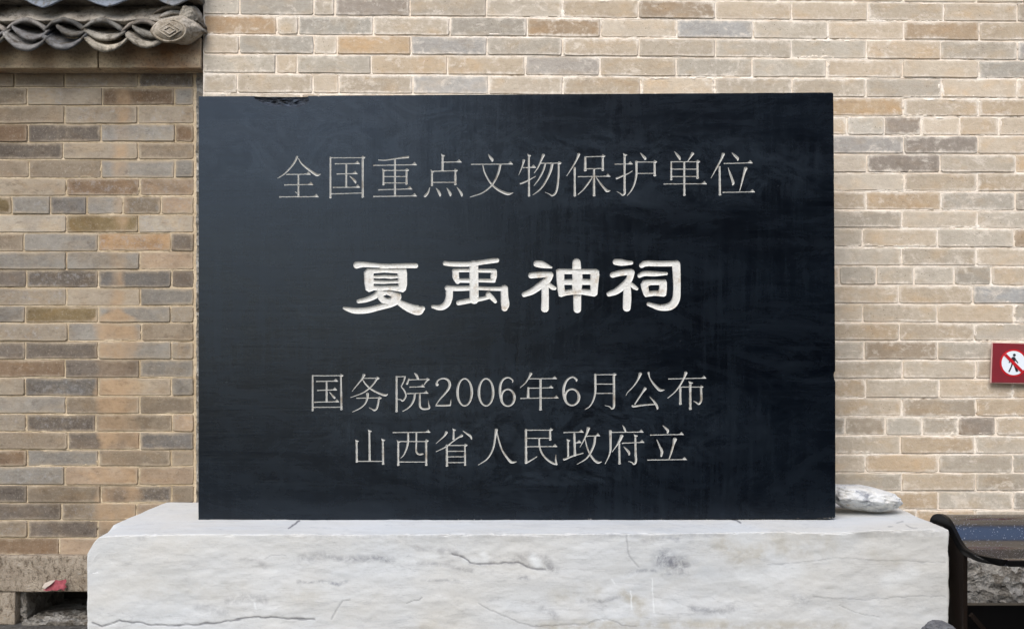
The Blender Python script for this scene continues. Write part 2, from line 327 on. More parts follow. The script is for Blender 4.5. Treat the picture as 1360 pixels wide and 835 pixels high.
M_legbrown = simple('dark brown lacquer', (0.012, 0.008, 0.006), 0.2, 0.2, 0.25)
M_signred = simple('dark red sign enamel', srgb(124, 34, 42), 0.5, 0.06)
M_sigedge = simple('faded pink sign edge', srgb(206, 170, 160), 0.6, 0.08)
M_red = simple('bright red print', srgb(188, 26, 36), 0.45, 0.05)
M_white = simple('white print', srgb(226, 232, 236), 0.45, 0.03)
M_ink = simple('black print', (0.02, 0.02, 0.028), 0.45, 0.05)
M_paper = simple('torn red paper', srgb(150, 78, 84), 0.9, 0.5, 0.1, 60, 0.6)
M_paperw = simple('torn paper backing', srgb(205, 190, 176), 0.9, 0.15, 0.1, 60, 0.4)
M_ground = plinthmat('dusty stone paving', srgb(84, 82, 79), srgb(104, 101, 96), srgb(62, 58, 53))
M_dark = simple('dark brown masonry', (0.035, 0.03, 0.025), 0.95, 0.4, 0.1)  # near-black brown for the drain back and the bed behind the tiles

# ------------------------------------------------------------------ ground
DM, DL = 3.163, 3.212        # camera distance of the main wall face and of the left wall face
g = meshobj('ground', [(-60, -60, 0), (60, -60, 0), (60, 60, 0), (-60, 60, 0)], [(0, 1, 2, 3)], M_ground); g['kind'] = 'structure'

# ------------------------------------------------------------------ brick walls
# pixel traces of the courses: joint heights at four columns, then the upright joints and a tone per brick
XS = [270, 680, 1020, 1360]
TJ = [(-30, -28, -24, -22), (-5, -2, 2, 4.5), (19.9, 23.1, 27, 29.4), (45.8, 49, 52, 54.8), (71.8, 74.2, 77.5, 80.5), (97, 100.6, 103, 105),
      (123.6, 126, 129.4, 130.8)]
RJ = [(154, 155.3), (179.5, 180.5), (204.3, 205.2), (229.4, 230), (253.6, 254.8), (278.7, 280), (302.6, 303.6), (327.5, 329.2), (352.2, 353.8), (378, 379),
      (403, 404), (427.2, 429.5), (452, 453.2), (477.5, 478), (502.4, 502.8), (528.4, 528.8), (552.9, 553.2), (578, 578.2), (602.6, 602.8), (627.3, 627.6),
      (652, 652), (676.6, 676.6), (701, 701), (725.5, 725.5), (741, 741)]
TJ = [np.array(t, float) for t in TJ] + [np.array((a - (b - a) * 2.9, a - (b - a), a, b), float) for a, b in RJ]
ROWS = [
 ([270, 334, 432, 532, 632, 732, 832, 932, 1034, 1134, 1200, 1297, 1397], 'bcebabcbaeabb'),
 ([270, 318.2, 416.8, 444.9, 544.3, 646, 746.7, 848, 950.4, 1052, 1152.5, 1254, 1351.5], 'bcbdcbefbbbbc'),
 ([270, 368, 396.6, 496.1, 597.7, 700, 797.7, 899.3, 999.9, 1100, 1200.6, 1301], 'fbcbcfagbafe'),
 ([270, 317.6, 416.8, 447.9, 545.9, 646.9, 747.2, 848.5, 950.4, 1050.9, 1151.3, 1249.4, 1351.5], 'bcaogcbbbbabg'),
 ([270, 366.5, 394.5, 493, 594.7, 697.6, 797, 898, 998.9, 1098, 1199, 1300], 'bbbeegebbabc'),
 ([270, 315.2, 415.6, 450, 548.3, 649, 747.9, 850.5, 949.6, 1052, 1150.3, 1250.6, 1350.7], 'bbacgaeabbcaa'),
 ([1000, 1100, 1199.8, 1300], 'boae'),
 ([1075, 1125, 1174.7, 1223.7, 1275.3, 1326.3], 'bbdaaa'),
 ([1001, 1101, 1200.6, 1299.2], 'bgda'),
 ([1051, 1151.5, 1248.9, 1349.5], 'adbe'),
 ([1001, 1101, 1201, 1298.7], 'cabe'),
 ([1050, 1150.3, 1250, 1349], 'becc'),
 ([1000, 1100, 1198, 1298.7], 'bbab'),
 ([1046, 1145.8, 1245.6, 1347], 'bbbf'),
 ([998, 1098, 1197.8, 1296.7], 'abbb'),
 ([1066, 1115, 1164, 1214.2, 1267.7, 1316.8], 'bbbbcb'),
 ([994, 1094, 1193.5, 1292.4], 'bbeg'),
 ([1047, 1146.5, 1245, 1346.2], 'bbeb'),
 ([995, 1095, 1194.8, 1294.7], 'bebb'),
 ([1048, 1147.8, 1245.6, 1340], 'bfbb'),
 ([999, 1099, 1198.6, 1296], 'cbbc'),
 ([1050, 1150, 1247.6, 1345.2], 'abbe'),
 ([998, 1098, 1198, 1296.7], 'bbce'),
 ([1074, 1123, 1176, 1225, 1273.3, 1322.6], 'ccbcdb'),
 ([996, 1096, 1196, 1294.9], 'bbeb'),
 ([1050, 1149.5, 1247, 1345.6], 'aebb'),
 ([998, 1098, 1197.9, 1295.8], 'bbec'),
 ([1074, 1173, 1246.6, 1345.6], 'eebc'),
 ([1117, 1217, 1295], 'eeb'),
 ([1050, 1150, 1247, 1346], 'bebb'),
 ([1100, 1198, 1296], 'beb'),
 ([1150, 1247, 1346], 'ebb')]
PAL = {'a': (214, 199, 177), 'b': (205, 192, 172), 'c': (188, 177, 160), 'd': (168, 156, 142), 'e': (205, 185, 158), 'f': (184, 163, 137), 'g': (189, 183, 174), 'o': (208, 181, 147)}
def jy(t, x): return float(np.interp(x, XS, t)) if x >= 270 else float(t[0] + (x - 270) * 0.004)

def make_brick(name, x0, x1, zt, zb, face, rgb, mat, parent, gap, rs, depth=0.016, flush=0.0016):
    """one brick: uneven 14-sided face with a worn bevel; x in metres, zt/zb = (left, right) heights"""
    x0 += gap; x1 -= gap
    t0, t1 = zt[0] - gap, zt[1] - gap; b0, b1 = zb[0] + gap, zb[1] + gap
    L = x1 - x0; Hh = t0 - b0
    cr = min(0.0034, Hh * 0.1) * rs.uniform(0.3, 1.5)
    nl = 3 if L > 0.14 else 2 if L > 0.05 else 1
    pts = []
    jt = lambda s=0.0011: rs.uniform(-s, s)
    def top(u): return t0 + (t1 - t0) * u
    def bot(u): return b0 + (b1 - b0) * u
    pts.append((x0 + cr, bot(0))); [pts.append((x0 + L * (k + 1) / (nl + 1) + jt(.01), bot((k + 1) / (nl + 1)) + jt())) for k in range(nl)]
    pts.append((x1 - cr, bot(1))); pts.append((x1 + jt(), b1 + cr)); pts.append((x1 + jt(.0016), (t1 + b1) / 2)); pts.append((x1 + jt(), t1 - cr))
    pts.append((x1 - cr, top(1))); [pts.append((x1 - L * (k + 1) / (nl + 1) + jt(.01), top(1 - (k + 1) / (nl + 1)) + jt())) for k in range(nl)]
    pts.append((x0 + cr, top(0))); pts.append((x0 + jt(), t0 - cr)); pts.append((x0 + jt(.0016), (t0 + b0) / 2)); pts.append((x0 + jt(), b0 + cr))
    n = len(pts); cx = (x0 + x1) / 2; cz = (t0 + b0 + t1 + b1) / 4
    tilt_x = rs.uniform(-1, 1) * 0.0012 / max(L, .05); tilt_z = rs.uniform(-1, 1) * 0.0012 / Hh; off = rs.uniform(-1, 1) * flush
    vs = []; edge = []
    inset = 0.0022; mid = 0.012
    for (x, z) in pts:                                   # mid ring (keeps the edge attribute local)
        dx, dz = cx - x, cz - z; 
        nx = x + np.sign(dx) * min(mid, abs(dx) * .9); nz = z + np.sign(dz) * min(mid, abs(dz) * .9)
        vs.append((nx - cx, off + tilt_x * (nx - cx) + tilt_z * (nz - cz), nz - cz)); edge.append(0.014)
    for (x, z) in pts:
        dx, dz = cx - x, cz - z
        nx = x + np.sign(dx) * min(inset, abs(dx)); nz = z + np.sign(dz) * min(inset, abs(dz))
        vs.append((nx - cx, off + tilt_x * (nx - cx) + tilt_z * (nz - cz), nz - cz)); edge.append(0.002)
    for (x, z) in pts:
        vs.append((x - cx, off + 0.003, z - cz)); edge.append(0.0)
    for (x, z) in pts:
        vs.append((x - cx, depth, z - cz)); edge.append(0.0)
    fs = [tuple(range(n))]
    for a in range(3):
        for k in range(n):
            k2 = (k + 1) % n
            fs.append((a * n + k, (a + 1) * n + k, (a + 1) * n + k2, a * n + k2))
    me = bpy.data.meshes.new(name); me.from_pydata(vs, [], fs)
    at = me.attributes.new('edge', 'FLOAT', 'POINT'); at.data.foreach_set('value', edge)
    o = link(name, me, mat, parent); o.location = (cx, face, cz); o.color = (*rgb, 1)
    return o

def mortar_grid(name, rects, face, x0, x1, z0, z1, step, mat, parent, seed, smear, hide=None, joint=-0.0036, edge_x=None):
    """a real relief of mortar: flush or slightly proud at the joints, feathering over the brick edges, deep inside the bricks"""
    nx = int((x1 - x0) / step) + 1; nz = int((z1 - z0) / step) + 1
    X, Z = np.meshgrid(x0 + np.arange(nx) * step, z0 + np.arange(nz) * step)
    D = np.full(X.shape, -1.0)                          # distance inside the nearest brick
    for (a, b, zt, zb) in rects:
        i0 = max(0, int((a - x0) / step)); i1 = min(nx, int((b - x0) / step) + 2)
        j0 = max(0, int((min(zb) - z0) / step) - 1); j1 = min(nz, int((max(zt) - z0) / step) + 2)
        if i0 >= i1 or j0 >= j1: continue
        xs = X[j0:j1, i0:i1]; zs = Z[j0:j1, i0:i1]; u = (xs - a) / (b - a)
        d = np.minimum(np.minimum(xs - a, b - xs), np.minimum(zt[0] + (zt[1] - zt[0]) * u - zs, zs - (zb[0] + (zb[1] - zb[0]) * u)))
        D[j0:j1, i0:i1] = np.maximum(D[j0:j1, i0:i1], d)
    D = D + 0.0  # metres
    n1 = fbm(X * 45, Z * 60, seed, 4); n2 = fbm(X * 7, Z * 9, seed + 5, 3); n3 = fbm(X * 160, Z * 160, seed + 9, 3)
    m = smear * (0.22 + 0.85 * n1 + 1.9 * np.clip(n2 * 1.8 - 0.15, 0, 1) * (0.45 + 1.3 * n1) + 0.45 * n3)
    m = np.clip(m, -0.002, 0.016)
    t = np.clip((D - m) / 0.0035, 0, 1); t = t * t * (3 - 2 * t)
    body = np.where(D > 0.0032, -0.0007, joint) + 0.0011 * n3 + 0.0008 * n1
    tj = np.clip((D - 0.001) / 0.003, 0, 1); body = joint * (1 - tj) + (-0.0003) * tj + 0.0009 * n3 + 0.0007 * n1
    # body/joint: here positive values lie deeper (y grows away from the camera)
    Y = face + (-joint) * (1 - tj) * 0.75 - 0.0016 * tj + 0.0009 * n3 + 0.0008 * n1 + t * 0.010
    ok = D < (np.clip(m, 0, 1) + 0.0075)
    if hide: ok &= ~((X > hide[0]) & (X < hide[1]) & (Z > hide[2]) & (Z < hide[3]))
    cell = ok[:-1, :-1] | ok[1:, :-1] | ok[:-1, 1:] | ok[1:, 1:]
    jj, ii = np.nonzero(cell)
    ids = np.stack([jj * nx + ii, jj * nx + ii + 1, (jj + 1) * nx + ii + 1, (jj + 1) * nx + ii], 1)
    used = np.unique(ids); rm = np.full(nx * nz, -1); rm[used] = np.arange(len(used)); ids = rm[ids]
    co = np.stack([X.ravel()[used], Y.ravel()[used], Z.ravel()[used]], 1)
    me = bpy.data.meshes.new(name); me.vertices.add(len(co)); me.vertices.foreach_set('co', co.ravel())
    me.loops.add(ids.size); me.loops.foreach_set('vertex_index', ids.ravel().astype(np.int32))
    me.polygons.add(len(ids)); me.polygons.foreach_set('loop_start', np.arange(0, ids.size, 4, dtype=np.int32)); me.update(calc_edges=True); me.validate()
    me.shade_smooth()
    return link(name, me, mat, parent)

# ---- main wall
wall = thing('brick_wall', 'pale sandy grey brick wall rising behind and to the right of the black stele', 'wall', (0, 0, 0))
wall['kind'] = 'thing'; rs = random.Random(5)
rects = []; extra = []
def zt_of(t, x): return W(x, jy(t, x), DM)[2]
UM = DM / F
nb = 0
for r, (xj, tones) in enumerate(ROWS):
    if r + 1 >= len(TJ): break
    T, B = TJ[r], TJ[r + 1]
    ends = list(xj) + [xj[-1] + 100]
    jobs = [(ends[k], ends[k + 1], tones[k] if k < len(tones) else 'b', True) for k in range(len(ends) - 1)]
    # behind the stele's left edge, and a little beyond the frame on the right
    if xj[0] > 900:
        ph = (xj[-1] - 270) % 100
        a = 270
        first = 270 + (ph if ph > 25 else ph + 100)
        jobs.append((270, first, rs.choice('abce'), True))
        x = first
        while x + 20 < xj[0]:
            nxt = min(x + 100, xj[0]) if x + 150 > xj[0] else x + 100
            jobs.append((x, nxt, 'b', False)); x = nxt
    x = ends[-1]
    while x < 1900:
        jobs.append((x, x + 100, rs.choice('abce'), False)); x += 100
    for (xa, xb, tn, single) in jobs:
        vis = single and xa < 1362 and not (jy(B, (xa + xb) / 2) < 0)
        zt = (zt_of(T, xa), zt_of(T, xb)); zb = (zt_of(B, xa), zt_of(B, xb)); a, b = (xa - CX) * UM, (xb - CX) * UM
        rects.append((a + .0021, b - .0021, (zt[0] - .0021, zt[1] - .0021), (zb[0] + .0021, zb[1] + .0021)))
        if vis:
            c = PAL[tn]; j = rs.uniform(0.95, 1.05); w = rs.uniform(-4, 5)
            c = srgb(min(255, (c[0] + w) * j), c[1] * j, (c[2] - w) * j); c = tuple(v * 0.84 for v in c)
            make_brick('brick', a, b, zt, zb, DM, c, M_brick, wall, .0023, rs); nb += 1
        else:
            extra.append((a, b, zt, zb, PAL[tn]))
# courses above the frame up to the coping
zlast = W(270, -30, DM)[2]
for k in range(6):
    z1_ = zlast + k * 0.0596
    x = -1.0 + (0.12 if k % 2 else 0)
    xx = (270 - CX) * UM
    xs_ = [xx] + [x + q * 0.239 for q in range(0, 17) if x + q * 0.239 > xx + .03]
    for a, b in zip(xs_[:-1], xs_[1:]): extra.append((a, b, (z1_ + .0596,) * 2, (z1_,) * 2, PAL['b']))
def join_bricks(name, lst, face, mat, parent, gap, scale=0.84):
    vs, fs, ed, cl = [], [], [], []; tones = []
    for (a, b, zt, zb, c) in lst:
        i = len(vs); p = [(a + gap, zb[0] + gap), (b - gap, zb[1] + gap), (b - gap, zt[1] - gap), (a + gap, zt[0] - gap)]
        s = [(1, 1), (-1, 1), (-1, -1), (1, -1)]; m = .012; yo = random.uniform(-.0015, .0015)
        vs += [(x + dx * m, face + yo, z + dz * m) for (x, z), (dx, dz) in zip(p, s)]
        vs += [(x + dx * .002, face + yo, z + dz * .002) for (x, z), (dx, dz) in zip(p, s)]
        vs += [(x, face + .016, z) for x, z in p]
        ed += [.014] * 4 + [.002] * 4 + [0] * 4; tones += [random.choice((0, 0, .1, .25, .45, .7))] * 12
        fs.append((i, i + 1, i + 2, i + 3))
        for q in range(2):
            for k in range(4): fs.append((i + q * 4 + k, i + q * 4 + 4 + k, i + q * 4 + 4 + (k + 1) % 4, i + q * 4 + (k + 1) % 4))
    me = bpy.data.meshes.new(name); me.from_pydata(vs, [], fs); me.attributes.new('edge', 'FLOAT', 'POINT').data.foreach_set('value', ed)
    me.attributes.new('tone', 'FLOAT', 'POINT').data.foreach_set('value', tones)
    o = link(name, me, mat, parent); o['kind'] = 'stuff'; c = srgb(*lst[0][4]); o.color = (c[0] * scale, c[1] * scale, c[2] * scale, 1)
    return o
join_bricks('brickwork', extra, DM, M_brick, wall, .0028)
XL = (269.5 - CX) * UM
mortar_grid('mortar', rects, DM, XL, (1400 - CX) * UM, W(0, 742, DM)[2], W(0, -12, DM)[2], 0.0031, M_mort, wall, 3, 0.0034,
            hide=((400 - CX) * UM, (1000 - CX) * UM, W(0, 700, DM)[2], W(0, 160, DM)[2]))
bm = bmesh.new(); bevel_box(bm, XL + .0005, 3.4, DM + .0085, DM + .36, 0.0, 2.32, 0.004)
bmobj('wall_core', bm, M_mort, wall)
bm = bmesh.new(); bevel_box(bm, XL - .03, 3.4, DM - .05, DM + .40, 2.321, 2.38, 0.008)
bmobj('coping', bm, M_corn, wall)

# ---- left wall
lwall = thing('brick_wall', 'darker stained brick wall with an ochre streak under the tiled eave, left of the stele', 'wall', (0, 0, 0))
lwall['kind'] = 'thing'
LJ = [91.5, 116.4, 140, 164.8, 189, 212, 236.5, 260.4, 285, 309.4, 334, 358.4, 382.3, 406, 429, 453.3, 477.2, 501.3, 525.8, 549.6, 573.5, 597, 619, 644.2, 667.5, 690.6, 714, 737.3]
LR = [([18.9, 86, 183.6], 'BBBC'), ([36, 135.8, 231.4], 'BARD'), ([85.5, 182.3], 'BAA'), ([37, 133.8, 232.6], 'RCDR'), ([83.7, 183], 'CAB'),
      ([38.2, 134, 232], 'BBDD'), ([88, 185.6], 'ARP'), ([15.6, 66.6, 115, 163, 213.8], 'YDEDBP'), ([88, 183.6], 'LYL'), ([31.4, 130, 227], 'BDOC'),
      ([88, 185.4], 'DDP'), ([34.7, 130.3, 227.6], 'CCEC'), ([88, 186], 'AAD'), ([33, 130.3, 226.4], 'DYDA'), ([90, 187.9], 'ADB'),
      ([33.5, 130, 227.6], 'CCDA'), ([86, 184.9], 'RCD'), ([33.5, 130.3, 227.6], 'AEAD'), ([87.3, 185.4], 'DBB'), ([34.5, 127, 228.9], 'ACBP'),
      ([90, 185.4], 'BCE'), ([36, 130.9, 227], 'RDBB'), ([85.8, 184.3], 'DPP'), ([36, 133.7, 228], 'CBCB'), ([81.6, 180.7], 'CBP'),
      ([36.6, 129.5, 226], 'BCBB'), ([78.8, 180], 'RPB')]
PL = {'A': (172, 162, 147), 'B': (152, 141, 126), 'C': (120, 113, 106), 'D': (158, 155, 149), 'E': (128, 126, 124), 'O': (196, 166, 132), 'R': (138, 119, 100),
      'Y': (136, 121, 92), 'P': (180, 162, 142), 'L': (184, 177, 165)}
UL = DL / F; lrects = []; lextra = []
for r, (xj, tones) in enumerate(LR):
    T, B = LJ[r], LJ[r + 1]; z1 = W(0, T, DL)[2]; z0 = W(0, B, DL)[2]
    js = [xj[0] - 98] + list(xj) + [257.5]
    if len(xj) and xj[0] < 16: js[0] = xj[0] - 49
    for k in range(len(js) - 1):
        xa, xb = js[k], js[k + 1]; a, b = (xa - CX) * UL, (xb - CX) * UL
        dz = [rs.uniform(-.0011, .0011) for _ in range(4)]
        lrects.append((a + .0017, b - .0017, (z1 - .0017,) * 2, (z0 + .0017,) * 2))
        c = PL[tones[k] if k < len(tones) else 'B']; j = rs.uniform(0.92, 1.07)
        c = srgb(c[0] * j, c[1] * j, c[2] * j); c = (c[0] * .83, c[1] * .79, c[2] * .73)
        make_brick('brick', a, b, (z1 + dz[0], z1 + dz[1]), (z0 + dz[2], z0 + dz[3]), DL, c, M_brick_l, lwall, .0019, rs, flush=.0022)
    x = js[0]
    while x > -420:
        lextra.append(((x - 98 - CX) * UL, (x - CX) * UL, (z1,) * 2, (z0,) * 2, PL['B'])); x -= 98
join_bricks('brickwork', lextra, DL, M_brick_l, lwall, .0020, .80)
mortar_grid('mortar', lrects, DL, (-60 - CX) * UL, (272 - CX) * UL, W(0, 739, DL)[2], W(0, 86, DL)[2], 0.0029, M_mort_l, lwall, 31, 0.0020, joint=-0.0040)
bm = bmesh.new(); bevel_box(bm, (-430 - CX) * UL, (274 - CX) * UL, DL + .0095, DL + .30, 0.23, 1.93, 0.003)
bmobj('wall_core', bm, M_mort_l, lwall)
# rough lime fillet where the two walls meet
bm = bmesh.new(); nzf = 260; prev = None
xf = (262.5 - CX) * UL
rows_ = []
for k in range(nzf + 1):
    z = W(0, 738 - k * (738 - 92) / nzf, DL)[2]
    w = .0045 + .005 * mnoise.noise((0, 0, z * 22)) + .003 * mnoise.noise((3, 0, z * 90)); h = .007 + .006 * mnoise.noise((9, 1, z * 40)) + .003 * mnoise.noise((2, 5, z * 150))
    rows_.append([bm.verts.new((xf - w, DL + .003, z)), bm.verts.new((xf - w * .45, DL - h * .9, z)), bm.verts.new((xf + w * .4, DL - h * 1.2, z)), bm.verts.new((xf + .020, DL - .006 + .006 * mnoise.noise((4, 4, z * 60)), z)), bm.verts.new((xf + .03, DL + .004, z))])
for a, b in zip(rows_[:-1], rows_[1:]):
    for k in range(4): bm.faces.new((a[k], a[k + 1], b[k + 1], b[k]))
bmobj('mortar_fillet', bm, M_rubble, lwall, True)

# ---- plinth stones with the drain opening
def rough_block(name, x0, x1, y0, y1, z0, z1, mat, parent, amp=0.006, cuts=10, seed=0.0, bev=0.012):
    bm = bmesh.new(); bevel_box(bm, x0, x1, y0, y1, z0, z1, bev, 2)
    bmesh.ops.subdivide_edges(bm, edges=[e for e in bm.edges if e.calc_length() > 0.05], cuts=cuts, use_grid_fill=True)
    for v in bm.verts:
        p = v.co * 11 + Vector((seed, seed * 2, 0))
        q = v.co * 38 + Vector((seed, 1, 0))
        v.co += Vector((mnoise.noise(p + Vector((5, 0, 0))) * .5, mnoise.noise(p) + .5 * mnoise.noise(q), mnoise.noise(p + Vector((0, 5, 0))) * .5)) * amp
    return bmobj(name, bm, mat, parent, True)
PF = DL - 0.03                        # plinth stones stand a little proud
zpt = W(0, 738, PF)[2]; hx0 = (18 - CX) * PF / F; zht = W(0, 786, PF)[2]
rough_block('plinth_stone', (-1.78), (262 - CX) * PF / F, PF, PF + .33, zht, zpt, M_plinth, lwall, .007, 18, 1.0, .006)
rough_block('plinth_stone', (-1.78), hx0 + .004, PF + .001, PF + .33, 0.0, zht - .001, M_plinth, lwall, .005, 8, 4.0, .003)
rough_block('plinth_stone', -2.6, -1.786, PF, PF + .33, 0.0, zpt + .003, M_plinth, lwall, .008, 10, 9.0)
rough_block('jamb_stone', hx0 + .005, hx0 + .028, PF + .03, PF + .30, 0.0, zht - .004, M_rubble, lwall, .004, 6, 7.0, .006)
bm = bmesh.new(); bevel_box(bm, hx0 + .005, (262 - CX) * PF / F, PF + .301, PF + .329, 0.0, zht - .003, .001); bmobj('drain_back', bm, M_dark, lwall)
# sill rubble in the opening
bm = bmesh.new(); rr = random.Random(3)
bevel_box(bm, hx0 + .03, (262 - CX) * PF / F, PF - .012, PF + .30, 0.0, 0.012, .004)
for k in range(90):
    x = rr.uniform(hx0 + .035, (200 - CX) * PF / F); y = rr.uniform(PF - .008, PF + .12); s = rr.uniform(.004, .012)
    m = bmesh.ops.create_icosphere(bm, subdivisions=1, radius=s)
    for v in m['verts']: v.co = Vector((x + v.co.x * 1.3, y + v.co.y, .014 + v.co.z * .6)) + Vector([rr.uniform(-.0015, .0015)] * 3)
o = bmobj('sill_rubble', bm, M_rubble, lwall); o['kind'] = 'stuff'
# right-hand plinth, seen below the bench
zr = W(0, 741, DM)[2]
rough_block('plinth_stone', XL - .0, 1.30, DM - .004, DM + .34, 0.0, zr, M_rubble, wall, .006, 10, 2.0)
rough_block('plinth_stone', 1.302, 1.92, DM - .012, DM + .34, 0.0, zr, M_rubble, wall, .022, 34, 5.0)
rough_block('plinth_stone', 1.922, 3.38, DM - .008, DM + .34, 0.0, zr, M_rubble, wall, .012, 16, 8.0)

# torn paper stuck on the plinth
paper = thing('paper_scrap', 'torn scrap of red paper stuck to the plinth stone above the drain opening', 'paper', W(73, 778, PF - .012))
def flatpoly(name, pts, d, mat, parent, th=.0012, off=(0, 0, 0), curl=0.0):
    bm = bmesh.new(); c = Vector(parent.location) if parent else Vector()
    v0 = []
    for i, (px, py) in enumerate(pts):
        p = Vector(W(px, py, d)); p.y -= curl * abs(math.sin(i * 2.1)); v0.append(bm.verts.new(p - c))
    f = bm.faces.new(v0); bm.normal_update()
    if f.normal.y > 0: f.normal_flip()
    r = bmesh.ops.extrude_face_region(bm, geom=[f]); 
    for v in [g_ for g_ in r['geom'] if isinstance(g_, bmesh.types.BMVert)]: v.co.y -= th
    bmesh.ops.recalc_face_normals(bm, faces=bm.faces[:])
    bmesh.ops.triangulate(bm, faces=[f_ for f_ in bm.faces if len(f_.verts) > 4])
    return bmobj(name, bm, mat, parent)
flatpoly('torn_sheet', [(66, 771), (73, 769), (80, 770), (88, 768.5), (89, 772), (87, 775), (89, 779), (86, 781), (87, 782.5), (84, 783.5), (81, 781), (76, 783.5), (70, 783), (63, 784), (58, 782.5), (60, 780), (66, 777)], PF - .012, M_paper, paper, curl=.004)
flatpoly('curled_edge', [(56, 779), (61, 773), (68, 770), (74, 769.5), (70, 774), (63, 779), (60, 782)], PF - .015, M_paperw, paper, curl=.006)

# ------------------------------------------------------------------ eave of the left wall
DC = 3.150
bm = bmesh.new()
xe = (267 - CX) * DC / F
for (a, b, yy) in [(-2.2, (-60 - CX) * DC / F, 0), ((-60 - CX) * DC / F, (130 - CX) * DC / F, 0), ((130 - CX) * DC / F, xe, .001)]:
    bmc = bmesh.new(); bevel_box(bmc, a + .0015, b - .0015, DC + yy, DL + .25, W(0, 90.5, DC)[2], W(0, 49, DC)[2], .004, 3)
    bmesh.ops.subdivide_edges(bmc, edges=[e for e in bmc.edges if e.calc_length() > .05], cuts=12, use_grid_fill=True)
    for v in bmc.verts: v.co.z += .0018 * mnoise.noise(v.co * 14); v.co.y += .0025 * mnoise.noise(v.co * 19)
    bmobj('cornice_brick', bmc, M_corn, lwall, False)
bm.free()
bm = bmesh.new(); bevel_box(bm, -2.2, xe - .004, DC + .03, DL + .25, W(0, 91.5, DC + .03)[2] - .004, W(0, 89.5, DC)[2] - .002, .002); bmobj('cornice_bed', bm, M_mort_l, lwall)
# plaster bed under the tiles
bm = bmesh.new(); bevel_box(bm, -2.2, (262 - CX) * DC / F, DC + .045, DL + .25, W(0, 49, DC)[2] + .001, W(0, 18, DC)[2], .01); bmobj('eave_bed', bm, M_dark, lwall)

def tile(name, xc, yb, w, sag, dep, d, th, mat, color, tilt=0.0, arch=False, jit=0.0, rise=0.35, taper=0.0, seed=0, wl=None):
    """curved roof tile: arc of half-width w, running back up the roof slope; px units for the cross-section"""
    u = d / F; bm = bmesh.new(); N = 16; M_ = 5; th_m = th * u
    tops, bots = [], []
    for j in range(M_ + 1):
        back = dep * j / M_; rt, rb = [], []
        for i in range(N + 1):
            s = -1 + 2 * i / N
            arc = (1 - s * s) * sag
            py = yb + (arc if not arch else -arc) + tilt * s * w
            x = (xc + s * w * (1 - taper * j / M_) - CX) * u
            z = H - (py - HY) * u + rise * back
            e = .0010 * mnoise.noise((xc + s * 4, j * .7, seed * 3.1 + .3)) + .0009 * mnoise.noise((xc + s * 17, j * 2.7, seed + .3))
            yy = d + back + (.0035 * mnoise.noise((s * 4, seed * 5.0, 1.0)) if j == 0 else 0)
            thk = th_m * (0.55 + .45 * (1 - s * s) ** .5)
            rt.append(bm.verts.new((x, yy, z + e + thk / 2))); rb.append(bm.verts.new((x, yy + .001, z + e - thk / 2)))
        tops.append(rt); bots.append(rb)
    for j in range(M_):
        for i in range(N):
            bm.faces.new((tops[j][i], tops[j][i + 1], tops[j + 1][i + 1], tops[j + 1][i]))
            bm.faces.new((bots[j][i], bots[j + 1][i], bots[j + 1][i + 1], bots[j][i + 1]))
    for i in range(N):
        bm.faces.new((tops[0][i], bots[0][i], bots[0][i + 1], tops[0][i + 1]))
        bm.faces.new((tops[M_][i], tops[M_][i + 1], bots[M_][i + 1], bots[M_][i]))
    for j in range(M_):
        bm.faces.new((tops[j][0], tops[j + 1][0], bots[j + 1][0], bots[j][0]))
        bm.faces.new((tops[j][N], bots[j][N], bots[j + 1][N], tops[j + 1][N]))
    es = [e for e in bm.edges if all(v in set(tops[0] + bots[0]) for v in e.verts)]
    bmesh.ops.recalc_face_normals(bm, faces=bm.faces[:])
    bmesh.ops.bevel(bm, geom=[e for e in es if e.calc_face_angle(0) > .8], offset=.0016, segments=2, affect='EDGES')
    o = bmobj(name, bm, mat, lwall, True); o.color = (*color, 1); return o
